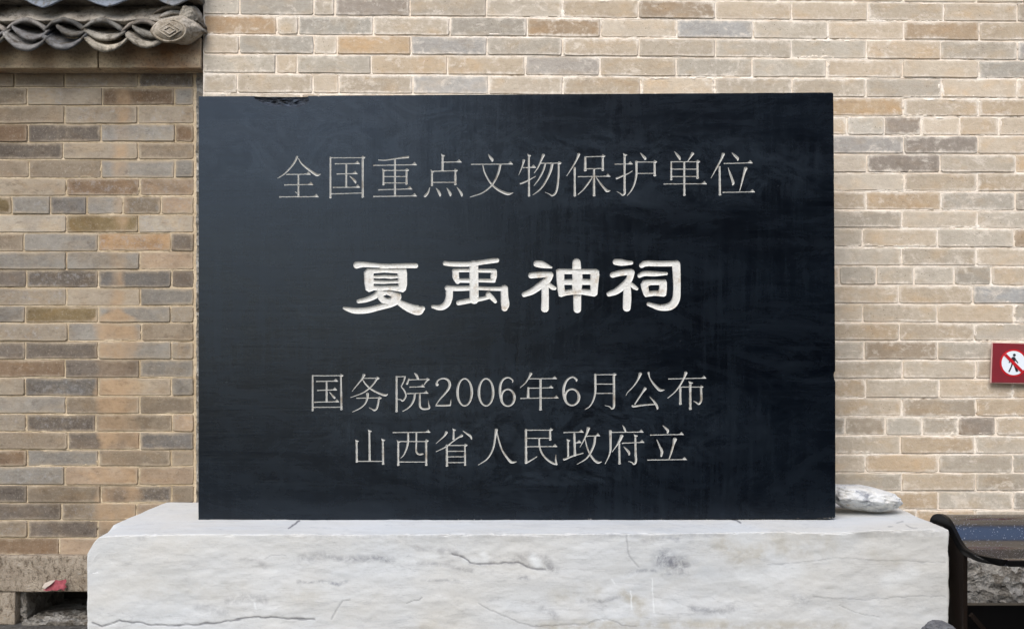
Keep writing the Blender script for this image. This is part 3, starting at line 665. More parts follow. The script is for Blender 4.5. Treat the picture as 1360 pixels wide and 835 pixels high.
# lowest pans, second pans, arched covers - one of each per column, uneven as laid
cols = [(32, 0), (84, 1), (140, 2), (194, 3), (-22, 4), (-76, 5), (-130, 6)]
for (xc, k) in cols:
    lowc = [(1.15, 1.15, 1.15), (.95, .97, 1.0), (2.0, 1.85, 1.55), (2.0, 1.87, 1.6), (1.1, 1.1, 1.0), (1.2, 1.15, 1.05), (1.1, 1.1, 1.0)][k]
    midc = [(.95, .95, .98), (.75, .73, .68), (1.5, 1.45, 1.3), (1.3, 1.27, 1.15), (1.0, 1.0, 1.0), (.8, .8, .8), (1., 1., 1.)][k]
    upc = [(1.15, 1.12, 1.08), (.65, .65, .63), (.9, .9, .86), (1.2, 1.1, .98), (1.3, 1.2, 1.1), (.9, .9, .9), (1., 1., 1.)][k]
    yb = [48.5, 48, 51, 47.5, 48, 49, 48][k]; sg = [17, 16, 15.5, 14, 15, 15, 15][k]; w = [29, 29, 29, 28, 28, 28, 28][k]
    tl = [.10, -.03, .02, .03, 0, .05, 0][k]
    tile('eave_tile', xc, yb, w, sg, .14, 3.080, 6.6, M_tile, lowc, tilt=tl, seed=k, rise=.62)
    yb2 = [39, 38, 42, 40, 40, 40, 40][k]; xo = [7, 10, -2, 2, 0, 0, 0][k]; w2 = [24, 20, 27, 21, 26, 26, 26][k]; sg2 = [13, 9, 10, 8, 11, 11, 11][k]
    tile('eave_tile', xc + xo, yb2, w2, sg2, .15, 3.094, 6.2, M_tile, midc, tilt=[.12, .14, .06, .2, .1, .1, .1][k], seed=k + 10, rise=.58)
    yb3 = [41, 40.5, 41, 42, 41, 41, 41][k]; xo3 = [3, 1, -6, -7, 0, 0, 0][k]
    tile('cover_tile', xc + xo3, yb3, 26.5, 13.5, .14, 3.100, 6.4, M_tile, upc, tilt=[.08, .04, .03, -.05, .04, .04, .04][k], arch=True, seed=k + 20, rise=.50)
# joints of pan tiles between columns: plaster slope above the covers
bm = bmesh.new(); NX, NY = 90, 14; grid = []
for i in range(NX + 1):
    px = -200 + i * (262 + 200) / NX; col_ = []
    for j in range(NY + 1):
        t = j / NY; d = 3.105 + .10 * t; py0 = 27 - 1.5 * math.cos((px - 34) / 52 * 2 * math.pi); py = py0 + (-2 - py0) * t
        x = (px - CX) * d / F; z = H - (py - HY) * d / F + .003 * mnoise.noise((px * .09, t * 3, 1)) + .0015 * mnoise.noise((px * .4, t * 9, 1))
        col_.append(bm.verts.new((x, d + .006 * mnoise.noise((px * .06, t * 3, 4)), z)))
    grid.append(col_)
for i in range(NX):
    for j in range(NY): bm.faces.new((grid[i][j], grid[i + 1][j], grid[i + 1][j + 1], grid[i][j + 1]))
bo = [grid[i][0] for i in range(NX + 1)]; lo = [bm.verts.new((v.co.x, v.co.y + .10, v.co.z - .006)) for v in bo]
for i in range(NX): bm.faces.new((bo[i], lo[i], lo[i + 1], bo[i + 1]))
o = bmobj('plaster_band', bm, M_mud, lwall, True); o.color = (1, 1, 1, 1)
# pointed drip tiles of the course above
for (xt, yt, hw, c) in [(56, 10.5, 33, (1.15, 1.15, 1.15)), (141, 9, 36, (1.05, 1.06, 1.08)), (229, 8, 26, (.85, .82, .78)), (-30, 10, 34, (1, 1, 1)), (-115, 10, 34, (1, 1, 1))]:
    bm = bmesh.new(); d = 3.085; u = d / F; pr = [(-hw, -4), (-hw * .72, 0), (-hw * .35, yt * .62), (0, yt), (hw * .33, yt * .66), (hw * .72, 0), (hw, -4), (hw * .8, -22), (-hw * .8, -22)]
    fr = [bm.verts.new(((xt + a - CX) * u, d + .006 * abs(a) / hw, H - (b - HY) * u)) for a, b in pr]
    bk = [bm.verts.new(((xt + a * .96 - CX) * u, d + .012 + .006 * abs(a) / hw, H - (b - .8 - HY) * u)) for a, b in pr]
    bm.faces.new(fr); bm.faces.new(bk[::-1]); n_ = len(pr)
    for k in range(n_): bm.faces.new((fr[k], bk[k], bk[(k + 1) % n_], fr[(k + 1) % n_]))
    bmesh.ops.recalc_face_normals(bm, faces=bm.faces[:]); bmesh.ops.bevel(bm, geom=bm.edges[:], offset=.0022, segments=2, affect='EDGES')
    o = bmobj('drip_tile', bm, M_drip, lwall, False); o.color = (*c, 1)
bm = bmesh.new(); bevel_box(bm, -2.2, (263 - CX) * 3.1 / F, 3.075, DL + .2, W(0, -2, 3.1)[2], W(0, -60, 3.1)[2], .01); bmobj('ridge_bed', bm, M_mud, lwall).color = (.6, .6, .6, 1)

# rolled tile end with the worn lozenge relief
def blob(name, cpx, cpy, rx, ry, rz, d, mat, color, seed, relief=False, amp=.1, rot=0.0):
    bm = bmesh.new(); bmesh.ops.create_icosphere(bm, subdivisions=5, radius=1); u = d / F
    for v in bm.verts:
        c = v.co.copy(); n_ = c.normalized()
        k = 1 + amp * mnoise.noise(c * 1.6 + Vector((seed, 0, 0))) + amp * .5 * mnoise.noise(c * 4.5 + Vector((0, seed, 0))) + amp * .22 * mnoise.noise(c * 13 + Vector((0, seed, 0)))
        if relief and n_.y < 0:
            a = (n_.x + .38) / .50; b = (n_.z - .0) / .55
            s = abs(a) + abs(b)
            for ring in (.9, .5, .18): k += .045 * math.exp(-((s - ring) / .09) ** 2) * (1 if s < 1.3 else 0)
            q = math.hypot((n_.x + .38) / .60, n_.z / .85); k += .05 * math.exp(-((q - 1.0) / .10) ** 2)
        c = c * k
        x = c.x * rx; z = c.z * rz
        v.co = Vector(((cpx - CX) * u + (x * math.cos(rot) - z * math.sin(rot)) * u, d + c.y * ry * u, H - (cpy - HY) * u + (x * math.sin(rot) + z * math.cos(rot)) * u))
    o = bmobj(name, bm, mat, lwall, True); o.color = (*color, 1); return o
blob('tile_end', 240, 41, 28, 26, 17.5, 3.13, M_cap, (.95, .9, .84), 2.0, False, .12, R(3))
def loop_tube(name, pts, d, rad, mat, color):
    bm = bmesh.new(); n_ = len(pts); rings = []
    for i in range(n_):
        c = Vector(W(pts[i][0], pts[i][1], d + pts[i][2])); a = Vector(W(pts[i - 1][0], pts[i - 1][1], d + pts[i - 1][2])); b = Vector(W(pts[(i + 1) % n_][0], pts[(i + 1) % n_][1], d + pts[(i + 1) % n_][2]))
        t = (b - a).normalized(); s_ = t.cross(Vector((0, 1, 0))).normalized(); q = rad * (1 + .35 * mnoise.noise(c * 90))
        rings.append([bm.verts.new(c + s_ * q * math.cos(x) + Vector((0, q * math.sin(x), 0))) for x in [k * math.pi / 3 for k in range(6)]])
    for i in range(n_):
        for k in range(6): bm.faces.new((rings[i][k], rings[i][(k + 1) % 6], rings[(i + 1) % n_][(k + 1) % 6], rings[(i + 1) % n_][k]))
    bmesh.ops.recalc_face_normals(bm, faces=bm.faces[:]); o = bmobj(name, bm, mat, lwall, True); o.color = (*color, 1); return o
TE_ = blob('tile_end', 225, 41, 24, 10, 16.0, 3.086, M_cap, (.92, .86, .78), 5.0, False, .05, R(3))
def oval(cx, cy, rx, ry, n_=40): return [(cx + rx * math.cos(a), cy + ry * math.sin(a), .006 * (rx / 24) ** 2) for a in [2 * math.pi * k / n_ for k in range(n_)]]
def loz(cx, cy, rx, ry):
    P4 = [(cx - rx, cy), (cx, cy - ry), (cx + rx, cy), (cx, cy + ry)]; out = []
    for k in range(4):
        for t in (0, .25, .5, .75): a, b = P4[k], P4[(k + 1) % 4]; x = a[0] + (b[0] - a[0]) * t; y = a[1] + (b[1] - a[1]) * t; out.append((x, y, .010 * ((x - cx) / 24) ** 2 + .006 * ((y - cy) / 16) ** 2))
    return out
loop_tube('relief_rim', oval(225, 41, 21.5, 14), 3.068, .0034, M_cap, (1, .93, .84)).parent = TE_
loop_tube('relief_lozenge', loz(225, 40.5, 15, 9.5), 3.063, .0022, M_cap, (1.05, .98, .9)).parent = TE_
loop_tube('relief_lozenge', loz(225, 40.5, 8, 5), 3.061, .0020, M_cap, (1.05, .98, .9)).parent = TE_
tile('cover_tile', 238, 34, 31, 17, .14, 3.115, 6.0, M_cap, (.85, .85, .85), tilt=.22, arch=True, seed=41, rise=.2)
tile('cover_tile', 236, 27, 34, 17, .14, 3.125, 4.5, M_tile, (1.25, 1.15, 1.0), tilt=.24, arch=True, seed=42, rise=.2)
blob('plaster_lump', 255, 26, 14, 26, 16, 3.15, M_cap, (.72, .70, .66), 7.0, False, .15)

# ------------------------------------------------------------------ white stone base
ZB = 0.396
XL0, XR0, DF0, DF1 = -1.0986, 1.1636, 2.577, 2.655
base = thing('marble_block', 'long pale grey marble block carrying the black stele', 'stone base', (0, 2.8, 0))
TE = [(116, 717), (125, 713.5), (153, 711), (188, 710.0), (244, 709), (365, 709.2), (500, 709.3), (706, 708.8), (900, 707.8), (1027, 705.8), (1109, 707.2), (1159, 703.6), (1230, 702.8), (1259.4, 703.4)]
NU = 950
us = np.linspace(0, 1, NU)
pxs = 116 + us * (1259.4 - 116)
dfr = DF0 + (DF1 - DF0) * us
Xf = (pxs - CX) * dfr / F
zed = H - (np.interp(pxs, [t[0] for t in TE], [t[1] for t in TE]) - HY) * dfr / F
Xb = np.interp(us, [0, 1], [-1.090, 1.180])
prof = []           # (kind, value)
NT_, NR, NF = 70, 7, 150
rows_v = []
Yb = 3.150
def fn(x, z, s): return fbm(x, z, s, 4)
for j in range(NT_):                       # top surface, from the wall to the edge
    t = j / NT_
    Y = Yb + (dfr + .008 - Yb) * t; X = Xb + (Xf - Xb) * t
    ze = ZB + (zed - ZB) * t ** 5
    Z = ze + .0022 * fbm(X * 6, Y * 6, 50, 4) * (1 - .5 * t) + .0006 * fbm(X * 50, Y * 50, 53, 2)
    rows_v.append(np.stack([X, Y, Z], 1))
er = .0022 + .0030 * np.clip(fbm(Xf * 12, Xf * 0, 60, 4) + .2, 0, 1)
for j in range(NR):                        # rounded arris
    a = j / (NR - 1) * math.pi / 2
    chip = .0045 * np.clip(fbm(Xf * 34, Xf * 0 + a, 61, 4) - .12, 0, 1)
    rows_v.append(np.stack([Xf, dfr + er - er * math.sin(a) + chip, zed - er + er * math.cos(a) - chip], 1))
for j in range(1, NF):
    t = j / (NF - 1); Z = (zed - er) * (1 - t)
    if j > 62: pass
    Y = dfr + .0045 * fbm(Xf * 4, Z * 9, 70, 4) + .0014 * fbm(Xf * 26, Z * 46, 73, 4)
    k = np.clip(((zed - Z) - 0) / .02, 0, 1); Y = dfr + (Y - dfr) * k
    rows_v.append(np.stack([Xf + 0 * Z, Y, Z], 1))
V = np.stack(rows_v, 0)
# chipped upper-left corner and nibbled right edge
dl = np.clip(1 - (V[:, :, 0] - XL0) / .030, 0, 1); nearf = np.clip(1 - (V[:, :, 1] - 2.577) / .16, 0, 1)
V[:, :, 2] -= np.where(V[:, :, 2] > .30, .034 * dl ** 1.3 * nearf ** .7, 0)
V[:, 0, 0] += .002 * fbm(V[:, 0, 2] * 30, V[:, 0, 1] * 20, 91, 3); V[:, -1, 0] += .006 * fbm(V[:, -1, 2] * 22, V[:, -1, 1] * 18, 95, 3)
NRW = V.shape[0]
# traced stains / cracks in photo pixels on the front face
PX = CX + V[:, :, 0] / V[:, :, 1] * F; PY = HY + (H - V[:, :, 2]) / V[:, :, 1] * F
def mask(polys, soft=1.0):
    out = np.zeros(PX.shape)
    for pts, w, amp in polys:
        for (ax, ay), (bx, by) in zip(pts[:-1], pts[1:]):
            dx, dy = bx - ax, by - ay; L2 = dx * dx + dy * dy + 1e-9
            t = np.clip(((PX - ax) * dx + (PY - ay) * dy) / L2, 0, 1)
            d = np.hypot(PX - ax - t * dx, PY - ay - t * dy)
            out = np.maximum(out, amp * np.clip(1.3 - d / w, 0, 1))
    front = np.zeros(PX.shape); front[NT_:, :] = 1
    if soft != 1: front[:] = 1
    return np.clip(out * front, 0, 1)
wob = 2.2 * fbm(PX * .08, PY * .12, 5, 3)
PX0, PY0 = PX, PY; PX = PX + wob * .6; PY = PY + wob
stain = mask([([(402, 742), (418, 739), (430, 738)], 7, .7), ([(430, 738), (460, 742), (500, 741), (520, 743)], 5, .75), ([(396, 772), (430, 771), (450, 776), (462, 770)], 2.6, .8),
              ([(320, 743), (340, 742), (352, 752)], 4, .55), ([(552, 728), (575, 729), (600, 731)], 4.5, .6), ([(555, 747), (580, 748), (600, 744)], 3.5, .5),
              ([(592, 728), (612, 736), (626, 748)], 4, .85), ([(592, 748), (606, 754), (626, 757)], 3.5, .7), ([(685, 741), (705, 738), (725, 742), (728, 752), (736, 757)], 7, .9),
              ([(625, 748), (690, 747), (710, 753), (735, 756)], 4.0, .9), ([(690, 765), (700, 766)], 5, .7), ([(880, 742), (892, 748), (905, 750)], 14, 1.0), ([(855, 717), (880, 712), (900, 716)], 4, .6),
              ([(880, 762), (915, 760)], 3.5, .6), ([(772, 797), (800, 798), (822, 792)], 3, .6), ([(300, 798), (325, 792), (350, 796)], 7, .6), ([(262, 804), (300, 812)], 6, .4),
              ([(722, 808), (735, 815), (738, 820)], 6, .6), ([(920, 808), (950, 812), (975, 806)], 6, .6), ([(1056, 794), (1070, 796)], 6, .6), ([(560, 770), (600, 770), (612, 771)], 2.5, .6),
              ([(186, 715), (192, 714)], 4, .6), ([(640, 762), (655, 758)], 3, .4), ([(1140, 706), (1200, 708), (1250, 706)], 7, .5), ([(380, 711), (560, 712), (800, 711), (960, 710)], 3.5, .4), ([(830, 760), (870, 757)], 3, .6)], 1)
tan = mask([([(960, 722), (985, 740), (1010, 735)], 16, .7), ([(1030, 712), (1040, 730), (1100, 722)], 14, .6), ([(830, 788), (850, 800), (852, 812)], 9, .9), ([(740, 790), (790, 785)], 14, .45),
            ([(380, 790), (420, 793)], 14, .35), ([(720, 832), (860, 828), (1000, 831), (1120, 832)], 8, .8), ([(560, 833), (600, 831)], 8, .4), ([(1160, 735), (1190, 745)], 9, .4), ([(200, 782), (320, 778)], 14, .3)], 1)
crack = mask([([(123, 827), (135, 831), (146, 828), (158, 823), (172, 825), (186, 826), (200, 829), (222, 830), (245, 829), (262, 829), (285, 827), (308, 824), (325, 820), (342, 819), (370, 820), (400, 821), (418, 822)], 1.15, .85),
              ([(600, 735), (612, 738), (622, 744), (625, 748), (640, 749), (655, 748), (672, 746), (690, 747), (700, 752), (712, 755), (725, 757)], 1.1, .8),
              ([(440, 821), (448, 808), (455, 797), (465, 795)], .8, .5), ([(635, 800), (652, 810), (672, 818), (690, 827), (708, 831)], .8, .45), ([(540, 800), (556, 796), (560, 792)], .8, .5),
              ([(708, 831), (760, 828), (778, 829), (790, 823), (806, 821), (825, 829), (845, 831)], .8, .45), ([(1115, 804), (1135, 812), (1168, 819)], .7, .35), ([(1020, 750), (1060, 747), (1110, 741), (1180, 744), (1256, 747)], .8, .3),
              ([(832, 710), (834, 728), (836, 738), (848, 752)], 1.2, .35), ([(1080, 792), (1150, 796), (1210, 791), (1256, 792)], .8, .3), ([(350, 742), (362, 737), (380, 738)], .8, .3)], 1)
crack = np.maximum(crack, mask([([(383, 701), (390, 697), (398, 692)], 1.2, .9), ([(984, 694.5), (978, 690), (970, 688)], 1.2, .9), ([(1191, 694), (1200, 693)], .9, .6), ([(1204, 697), (1209, 699.5), (1217, 700)], .9, .5), ([(1180, 699.5), (1186, 699.5)], .8, .4)], 2))
frost = mask([([(642, 736), (645, 745), (620, 744)], 6, .5), ([(708, 741), (714, 747)], 7, .9), ([(838, 785), (839, 808)], 1.1, .9), ([(866, 768), (868, 812)], 1.0, .8), ([(812, 768), (816, 774)], 1.2, .7),
              ([(1030, 762), (1060, 758)], 12, .5), ([(1180, 770), (1210, 760)], 12, .5), ([(338, 800), (340, 808)], 1.4, .8), ([(520, 745), (580, 738)], 4, .4), ([(985, 760), (1020, 775)], 10, .4)], 1)
V[:, :, 1] += crack * .0020
vs = V.reshape(-1, 3); fs = []
idx = lambda j, i: j * NU + i
A = np.arange((NRW - 1) * NU).reshape(NRW - 1, NU)[:, :-1].ravel()
fs = np.stack([A, A + NU, A + NU + 1, A + 1], 1)
me = bpy.data.meshes.new('stone_body') 
# closing sides, back and bottom
extra_v = []; extra_f = []
nv = len(vs)
bl, br = nv, nv + 1
extra_v = [(-1.09, Yb, 0.0), (1.18, Yb, 0.0)]
left = [idx(j, 0) for j in range(NRW)]; right = [idx(j, NU - 1) for j in range(NRW)]
extra_f.append(tuple(left + [bl])[::-1]); extra_f.append(tuple(right + [br]))
extra_f.append(tuple([idx(0, i) for i in range(NU)] + [br, bl]))
me.from_pydata([tuple(v) for v in vs] + extra_v, [], [tuple(map(int, f)) for f in fs] + extra_f)
for nm, arr in (('stain', stain), ('tan', tan), ('crack', crack), ('frost', frost)):
    at = me.attributes.new(nm, 'FLOAT', 'POINT'); at.data.foreach_set('value', np.concatenate([arr.ravel(), [0, 0]]).astype(np.float32))
sm = np.ones(len(me.polygons), bool); sm[-3:] = False; me.polygons.foreach_set('use_smooth', sm)
me.validate()
ob = link('stone_body', me, M_base, base); ob.location = (0, -2.8, 0)

# ------------------------------------------------------------------ the stele
DS = 2.815; U = DS / F
def S(px, py): return ((px - CX) * U, H - (py - HY) * U)
SX, SZ = S(686, 690)
stele = thing('stone_stele', 'large black slate stele carved with white characters, standing on the marble block', 'stele', (SX, DS + .09, SZ))
SO = Vector(stele.location)

def catmull(pts, n=5):
    P = [Vector(p) for p in pts]
    if len(P) == 2: return [P[0].lerp(P[1], t / 4) for t in range(5)]
    P = [P[0] * 2 - P[1]] + P + [P[-1] * 2 - P[-2]]; out = []
    for i in range(1, len(P) - 2):
        for k in range(n):
            t = k / n; a, b, c, d = P[i - 1:i + 3]
            out.append(0.5 * ((2 * b) + (c - a) * t + (2 * a - 5 * b + 4 * c - d) * t * t + (3 * b - 3 * c + d - a) * t ** 3))
    out.append(P[-2]); return out
def stroke_poly(pts, n=5, rnd=False, wmul=1.0):
    C_ = catmull(pts, n); Lf, Rt = [], []
    for i, p in enumerate(C_):
        a = C_[max(0, i - 1)]; b = C_[min(len(C_) - 1, i + 1)]
        t = Vector((b.x - a.x, b.y - a.y)); t = t.normalized() if t.length > 1e-6 else Vector((1, 0)); nn = Vector((-t.y, t.x)); w = max(p.z, 5) / 2 * wmul
        Lf.append((p.x + nn.x * w, p.y + nn.y * w)); Rt.append((p.x - nn.x * w, p.y - nn.y * w))
    def cap(i, s):
        p = C_[i]; q = C_[i - 1 if i else 1]; t = Vector((p.x - q.x, p.y - q.y)).normalized(); nn = Vector((-t.y, t.x)); w = max(p.z, 5) / 2 * wmul; res = []
        for a in ((-60, -30, 0, 30, 60) if rnd else (-35, 0, 35)):
            r = w * (0.9 if rnd else .55); res.append((p.x + t.x * math.cos(R(a)) * r + nn.x * math.sin(R(a)) * w * (1 if rnd else .6) * s, p.y + t.y * math.cos(R(a)) * r + nn.y * math.sin(R(a)) * w * (1 if rnd else .6) * s))
        return res
    return Lf + cap(len(C_) - 1, -1) + Rt[::-1] + cap(0, -1), [(p.x, p.y) for p in C_]

TH = 11.5
def glyph(strokes, ox, oy, sc, title=False):
    """strokes in trace units -> list of (outer, holes) polygons and centre points in photo pixels"""
    polys = []; cen = []; k = sc / 11.0 if not title else 1
    def add(pl, c, holes=()):
        polys.append(([(ox + x / sc, oy + y / sc) for x, y in pl], [[(ox + x / sc, oy + y / sc) for x, y in h] for h in holes]))
        cen.extend([(ox + x / sc, oy + y / sc) for x, y in c])
    def line(x1, y1, x2, y2, w1, w2):
        n = max(2, int(math.hypot(x2 - x1, y2 - y1) / 22)); gl = random.Random(int(x1 * 7 + y1 * 13 + x2))
        pts = [(x1 + (x2 - x1) * i / n, y1 + (y2 - y1) * i / n + (gl.uniform(-1.2, 1.2) if 0 < i < n else 0), (w1 + (w2 - w1) * i / n) * gl.uniform(.86, 1.14)) for i in range(n + 1)]
        return stroke_poly(pts, 1)
    for s in strokes:
        t = s[0]
        if t in 'hH':
            _, x1, y1, x2, y2 = s; pl, c = line(x1, y1, x2 - (18 if t == 'H' else 0), y2, TH * 1.15, TH); add(pl, c)
            if t == 'H':
                pl = [(x2 - 78, y2 + 6), (x2 - 60, y2 - 14), (x2 - 38, y2 - 36), (x2 - 30, y2 - 34), (x2 - 8, y2 - 6), (x2 + 2, y2 + 4), (x2 - 4, y2 + 9)]; add(pl, [(x2 - 60, y2 - 3), (x2 - 45, y2 - 8), (x2 - 35, y2 - 10), (x2 - 22, y2 - 4)])
                pl, c = line(x1 - 4, y1 + 1, x1 + 14, y1 + 1, TH * 1.5, TH * 1.3); add(pl, c)
        elif t == 'V':
            x1, y1, x2, y2, w = s[1:6]; pl, c = line(x1, y1, x2, y2, w * .80, w * .90); add(pl, c)
            if len(s) > 6 and s[6]: add([(x1 - w * .65, y1 - 18), (x1 - w * .1, y1 - 10), (x1 + w * 1.15, y1 + 6), (x1 + w * .9, y1 + 16), (x1 + w * .5, y1 + 24), (x1 - w * .45, y1 + 14)], [(x1 + 4, y1), (x1 + w * .5, y1 + 10)])
            add([(x2 - w * .5, y2 - 14), (x2 + w * .5, y2 - 14), (x2 + w * .62, y2 + 2), (x2 - w * .1, y2 + 12), (x2 - w * .5, y2 + 6)], [(x2, y2)])
        elif t == 'C':
            _, x, y = s; add([(x - 16, y - 6), (x - 8, y - 26), (x + 8, y - 22), (x + 34, y - 4), (x + 30, y + 6), (x + 14, y + 16), (x - 14, y + 14)], [(x, y - 4), (x + 12, y)])
        elif t == 'P':
            pl, c = stroke_poly(s[1], 6 if title else 5, title, 1.0 if title else .90); add(pl, c)
        elif t == 'O':
            _, cx, cy, rx, ry, wt, ws = s; n = 32; o_, i_, m_ = [], [], []
            for q in range(n):
                a = 2 * math.pi * q / n; w = ws + (wt - ws) * abs(math.sin(a)) ** 1.5
                for l, f_ in ((o_, .5), (i_, -.5), (m_, 0)):
                    l.append((cx + (rx + w * f_) * math.cos(a), cy + (ry + w * f_) * math.sin(a)))
            add(o_, m_, [i_])
        elif t == 'F': add(s[1], [], s[2])
    return polys, cen

G = []     # (name, kind, ox, oy, scale, strokes)
P_ = lambda *a: ('P', list(a))
s1 = 10.4385; s2 = 9.275; s3 = 11.3333
def g_(ox, oy, sc, st, kind='carved_character', title=False): G.append((kind, ox, oy, sc, st, title))
g_(360, 195, s1, [P_((362, 132, 30), (330, 205, 28), (250, 310, 22), (170, 385, 17), (90, 437, 8)), P_((378, 160, 8), (420, 230, 20), (500, 300, 30), (590, 365, 36), (640, 392, 38), (690, 378, 4)),
   ('H', 215, 382, 550, 380), ('H', 190, 527, 585, 522), ('H', 120, 693, 660, 690), ('V', 378, 385, 378, 685, 26), P_((335, 622, 8), (355, 640, 16))])
g_(360, 195, s1, [('V', 822, 142, 822, 705, 28), ('V', 1270, 140, 1270, 695, 32), ('C', 1272, 150), ('h', 835, 152, 1260, 152), ('H', 890, 235, 1230, 232), ('H', 915, 375, 1200, 372), ('H', 865, 562, 1235, 560),
   ('V', 1043, 240, 1040, 550, 28), P_((1090, 408, 8), (1130, 440, 26), (1165, 480, 36), (1172, 508, 12)), ('h', 835, 652, 1258, 640)])
g_(490, 195, s1, [P_((130, 183, 12), (230, 185, 17), (350, 168, 18), (450, 152, 26), (550, 142, 34)), ('V', 360, 175, 360, 675, 30), ('H', 65, 257, 665, 248), ('V', 200, 318, 200, 525, 28, 1), ('h', 210, 327, 515, 327),
   ('V', 520, 320, 520, 515, 30), ('C', 522, 325), ('h', 215, 412, 505, 412), ('h', 215, 500, 505, 500), ('H', 135, 595, 600, 583), ('H', 65, 687, 665, 680)])
g_(490, 195, s1, [('V', 1020, 115, 1020, 330, 32, 1), ('H', 1035, 212, 1285, 210), ('h', 875, 338, 1190, 332), ('V', 873, 335, 873, 535, 28, 1), ('V', 1197, 328, 1197, 522, 34), ('C', 1198, 330), ('h', 885, 492, 1185, 492),
   P_((843, 565, 10), (820, 630, 28), (785, 675, 38), (768, 690, 30)), P_((930, 572, 8), (965, 620, 34), (985, 665, 36), (985, 690, 10)), P_((1078, 570, 8), (1110, 620, 32), (1128, 660, 38), (1128, 685, 12)), P_((1218, 560, 8), (1260, 615, 30), (1285, 660, 36), (1288, 690, 10))])
g_(618, 195, s1, [P_((318, 103, 8), (345, 145, 34), (372, 180, 42), (372, 208, 12)), ('H', 85, 243, 660, 238), P_((243, 255, 14), (265, 350, 20), (320, 460, 24), (390, 545, 28), (480, 610, 36), (590, 652, 42), (665, 635, 4)),
   P_((485, 245, 34), (465, 340, 32), (420, 450, 28), (350, 550, 24), (230, 640, 18), (65, 697, 10))])
g_(618, 195, s1, [('V', 880, 115, 882, 680, 30, 1), P_((812, 182, 40), (795, 250, 22), (770, 320, 16), (738, 395, 6)), ('H', 805, 288, 980, 285), P_((760, 512, 26), (830, 485, 24), (900, 450, 18), (975, 408, 10)),
   P_((1085, 108, 46), (1055, 180, 26), (1010, 280, 20), (955, 365, 10)), ('h', 1050, 228, 1290, 226), ('C', 1300, 226), P_((1108, 235, 26), (1080, 330, 26), (1020, 445, 20), (950, 540, 8)),
   P_((1205, 235, 38), (1180, 340, 36), (1120, 470, 28), (1040, 585, 22), (935, 670, 8)), P_((1293, 230, 26), (1292, 400, 28), (1275, 560, 30), (1250, 640, 28), (1205, 675, 26), (1165, 655, 14), (1105, 630, 6))])
g_(748, 195, s1, [P_((217, 98, 46), (190, 170, 28), (140, 260, 22), (48, 405, 8)), ('V', 158, 285, 160, 680, 32), ('V', 305, 138, 305, 330, 36), ('h', 315, 140, 540, 132), ('V', 548, 130, 548, 325, 34), ('C', 550, 130), ('h', 315, 305, 540, 300),
   ('V', 427, 312, 427, 677, 34), ('H', 210, 413, 655, 408), P_((405, 420, 14), (350, 500, 24), (280, 590, 20), (205, 662, 10)), P_((455, 420, 10), (510, 500, 24), (570, 575, 34), (610, 612, 40), (655, 605, 4))])
g_(748, 195, s1, [('V', 850, 105, 850, 600, 34, 1), P_((850, 590, 32), (852, 640, 34), (825, 668, 28), (790, 645, 14), (742, 620, 6)), ('H', 720, 240, 965, 237), P_((735, 440, 30), (830, 400, 22), (900, 370, 16), (960, 335, 10)),
   P_((1070, 85, 8), (1105, 125, 32), (1135, 160, 40), (1132, 183, 14)), ('h', 1020, 210, 1260, 212), P_((1013, 200, 38), (1015, 300, 34), (1012, 400, 32), (985, 520, 24), (940, 610, 20), (885, 680, 6)), ('V', 1265, 205, 1268, 400, 36), ('C', 1268, 210), ('h', 1030, 368, 1260, 368)])
g_(878, 195, s1, [P_((185, 65, 6), (225, 115, 34), (255, 155, 38), (262, 186, 12)), P_((440, 88, 50), (415, 130, 30), (390, 170, 20), (365, 206, 8)), ('h', 135, 207, 500, 207), ('V', 140, 205, 140, 455, 28, 0), ('V', 503, 205, 505, 435, 34), ('C', 507, 207),
   ('V', 320, 215, 322, 670, 32), ('h', 148, 310, 500, 308), ('h', 148, 412, 500, 410), ('H', 40, 514, 635, 512)])
g_(878, 195, s1, [P_((865, 95, 48), (835, 170, 30), (770, 290, 22), (692, 435, 6)), ('V', 810, 272, 815, 665, 34), P_((980, 82, 6), (1020, 120, 34), (1060, 160, 40), (1062, 194, 12)), ('H', 875, 230, 1270, 222),
   P_((930, 290, 8), (955, 370, 28), (985, 450, 36), (1000, 500, 40), (990, 532, 16)), P_((1175, 292, 56), (1150, 370, 32), (1125, 470, 26), (1090, 610, 10)), ('H', 860, 630, 1300, 623)])
# title
g_(450, 335, s2, [P_((215, 158, 84), (300, 150, 66), (450, 160, 54), (600, 168, 54), (800, 165, 58), (950, 165, 60)), ('F', [(505, 170), (610, 170), (615, 215), (500, 215)], []),
   ('F', [(345, 200), (830, 200), (840, 260), (840, 400), (825, 465), (790, 492), (740, 482), (620, 462), (500, 468), (430, 468), (370, 490), (330, 465), (315, 380), (308, 240)],
    [[(428, 258), (560, 248), (722, 258), (722, 285), (560, 278), (428, 285)], [(428, 318), (500, 322), (560, 318), (640, 326), (730, 316), (725, 342), (620, 348), (500, 344), (430, 342)], [(430, 385), (560, 388), (640, 382), (732, 381), (728, 407), (640, 408), (500, 412), (432, 407)]]),
   P_((520, 470, 86), (440, 540, 70), (340, 582, 62), (240, 603, 48)), ('F', [(470, 468), (620, 466), (765, 510), (770, 560), (735, 620), (640, 652), (520, 618), (480, 570)], [[(550, 535), (590, 520), (640, 540), (640, 555), (600, 564), (560, 550)]]),
   P_((715, 598, 60), (800, 650, 90), (900, 695, 112), (985, 712, 120), (1035, 690, 60)), P_((740, 600, 60), (640, 640, 70), (500, 675, 72), (350, 712, 74), (200, 718, 72), (110, 700, 52), (60, 685, 28))], 'carved_character', True)
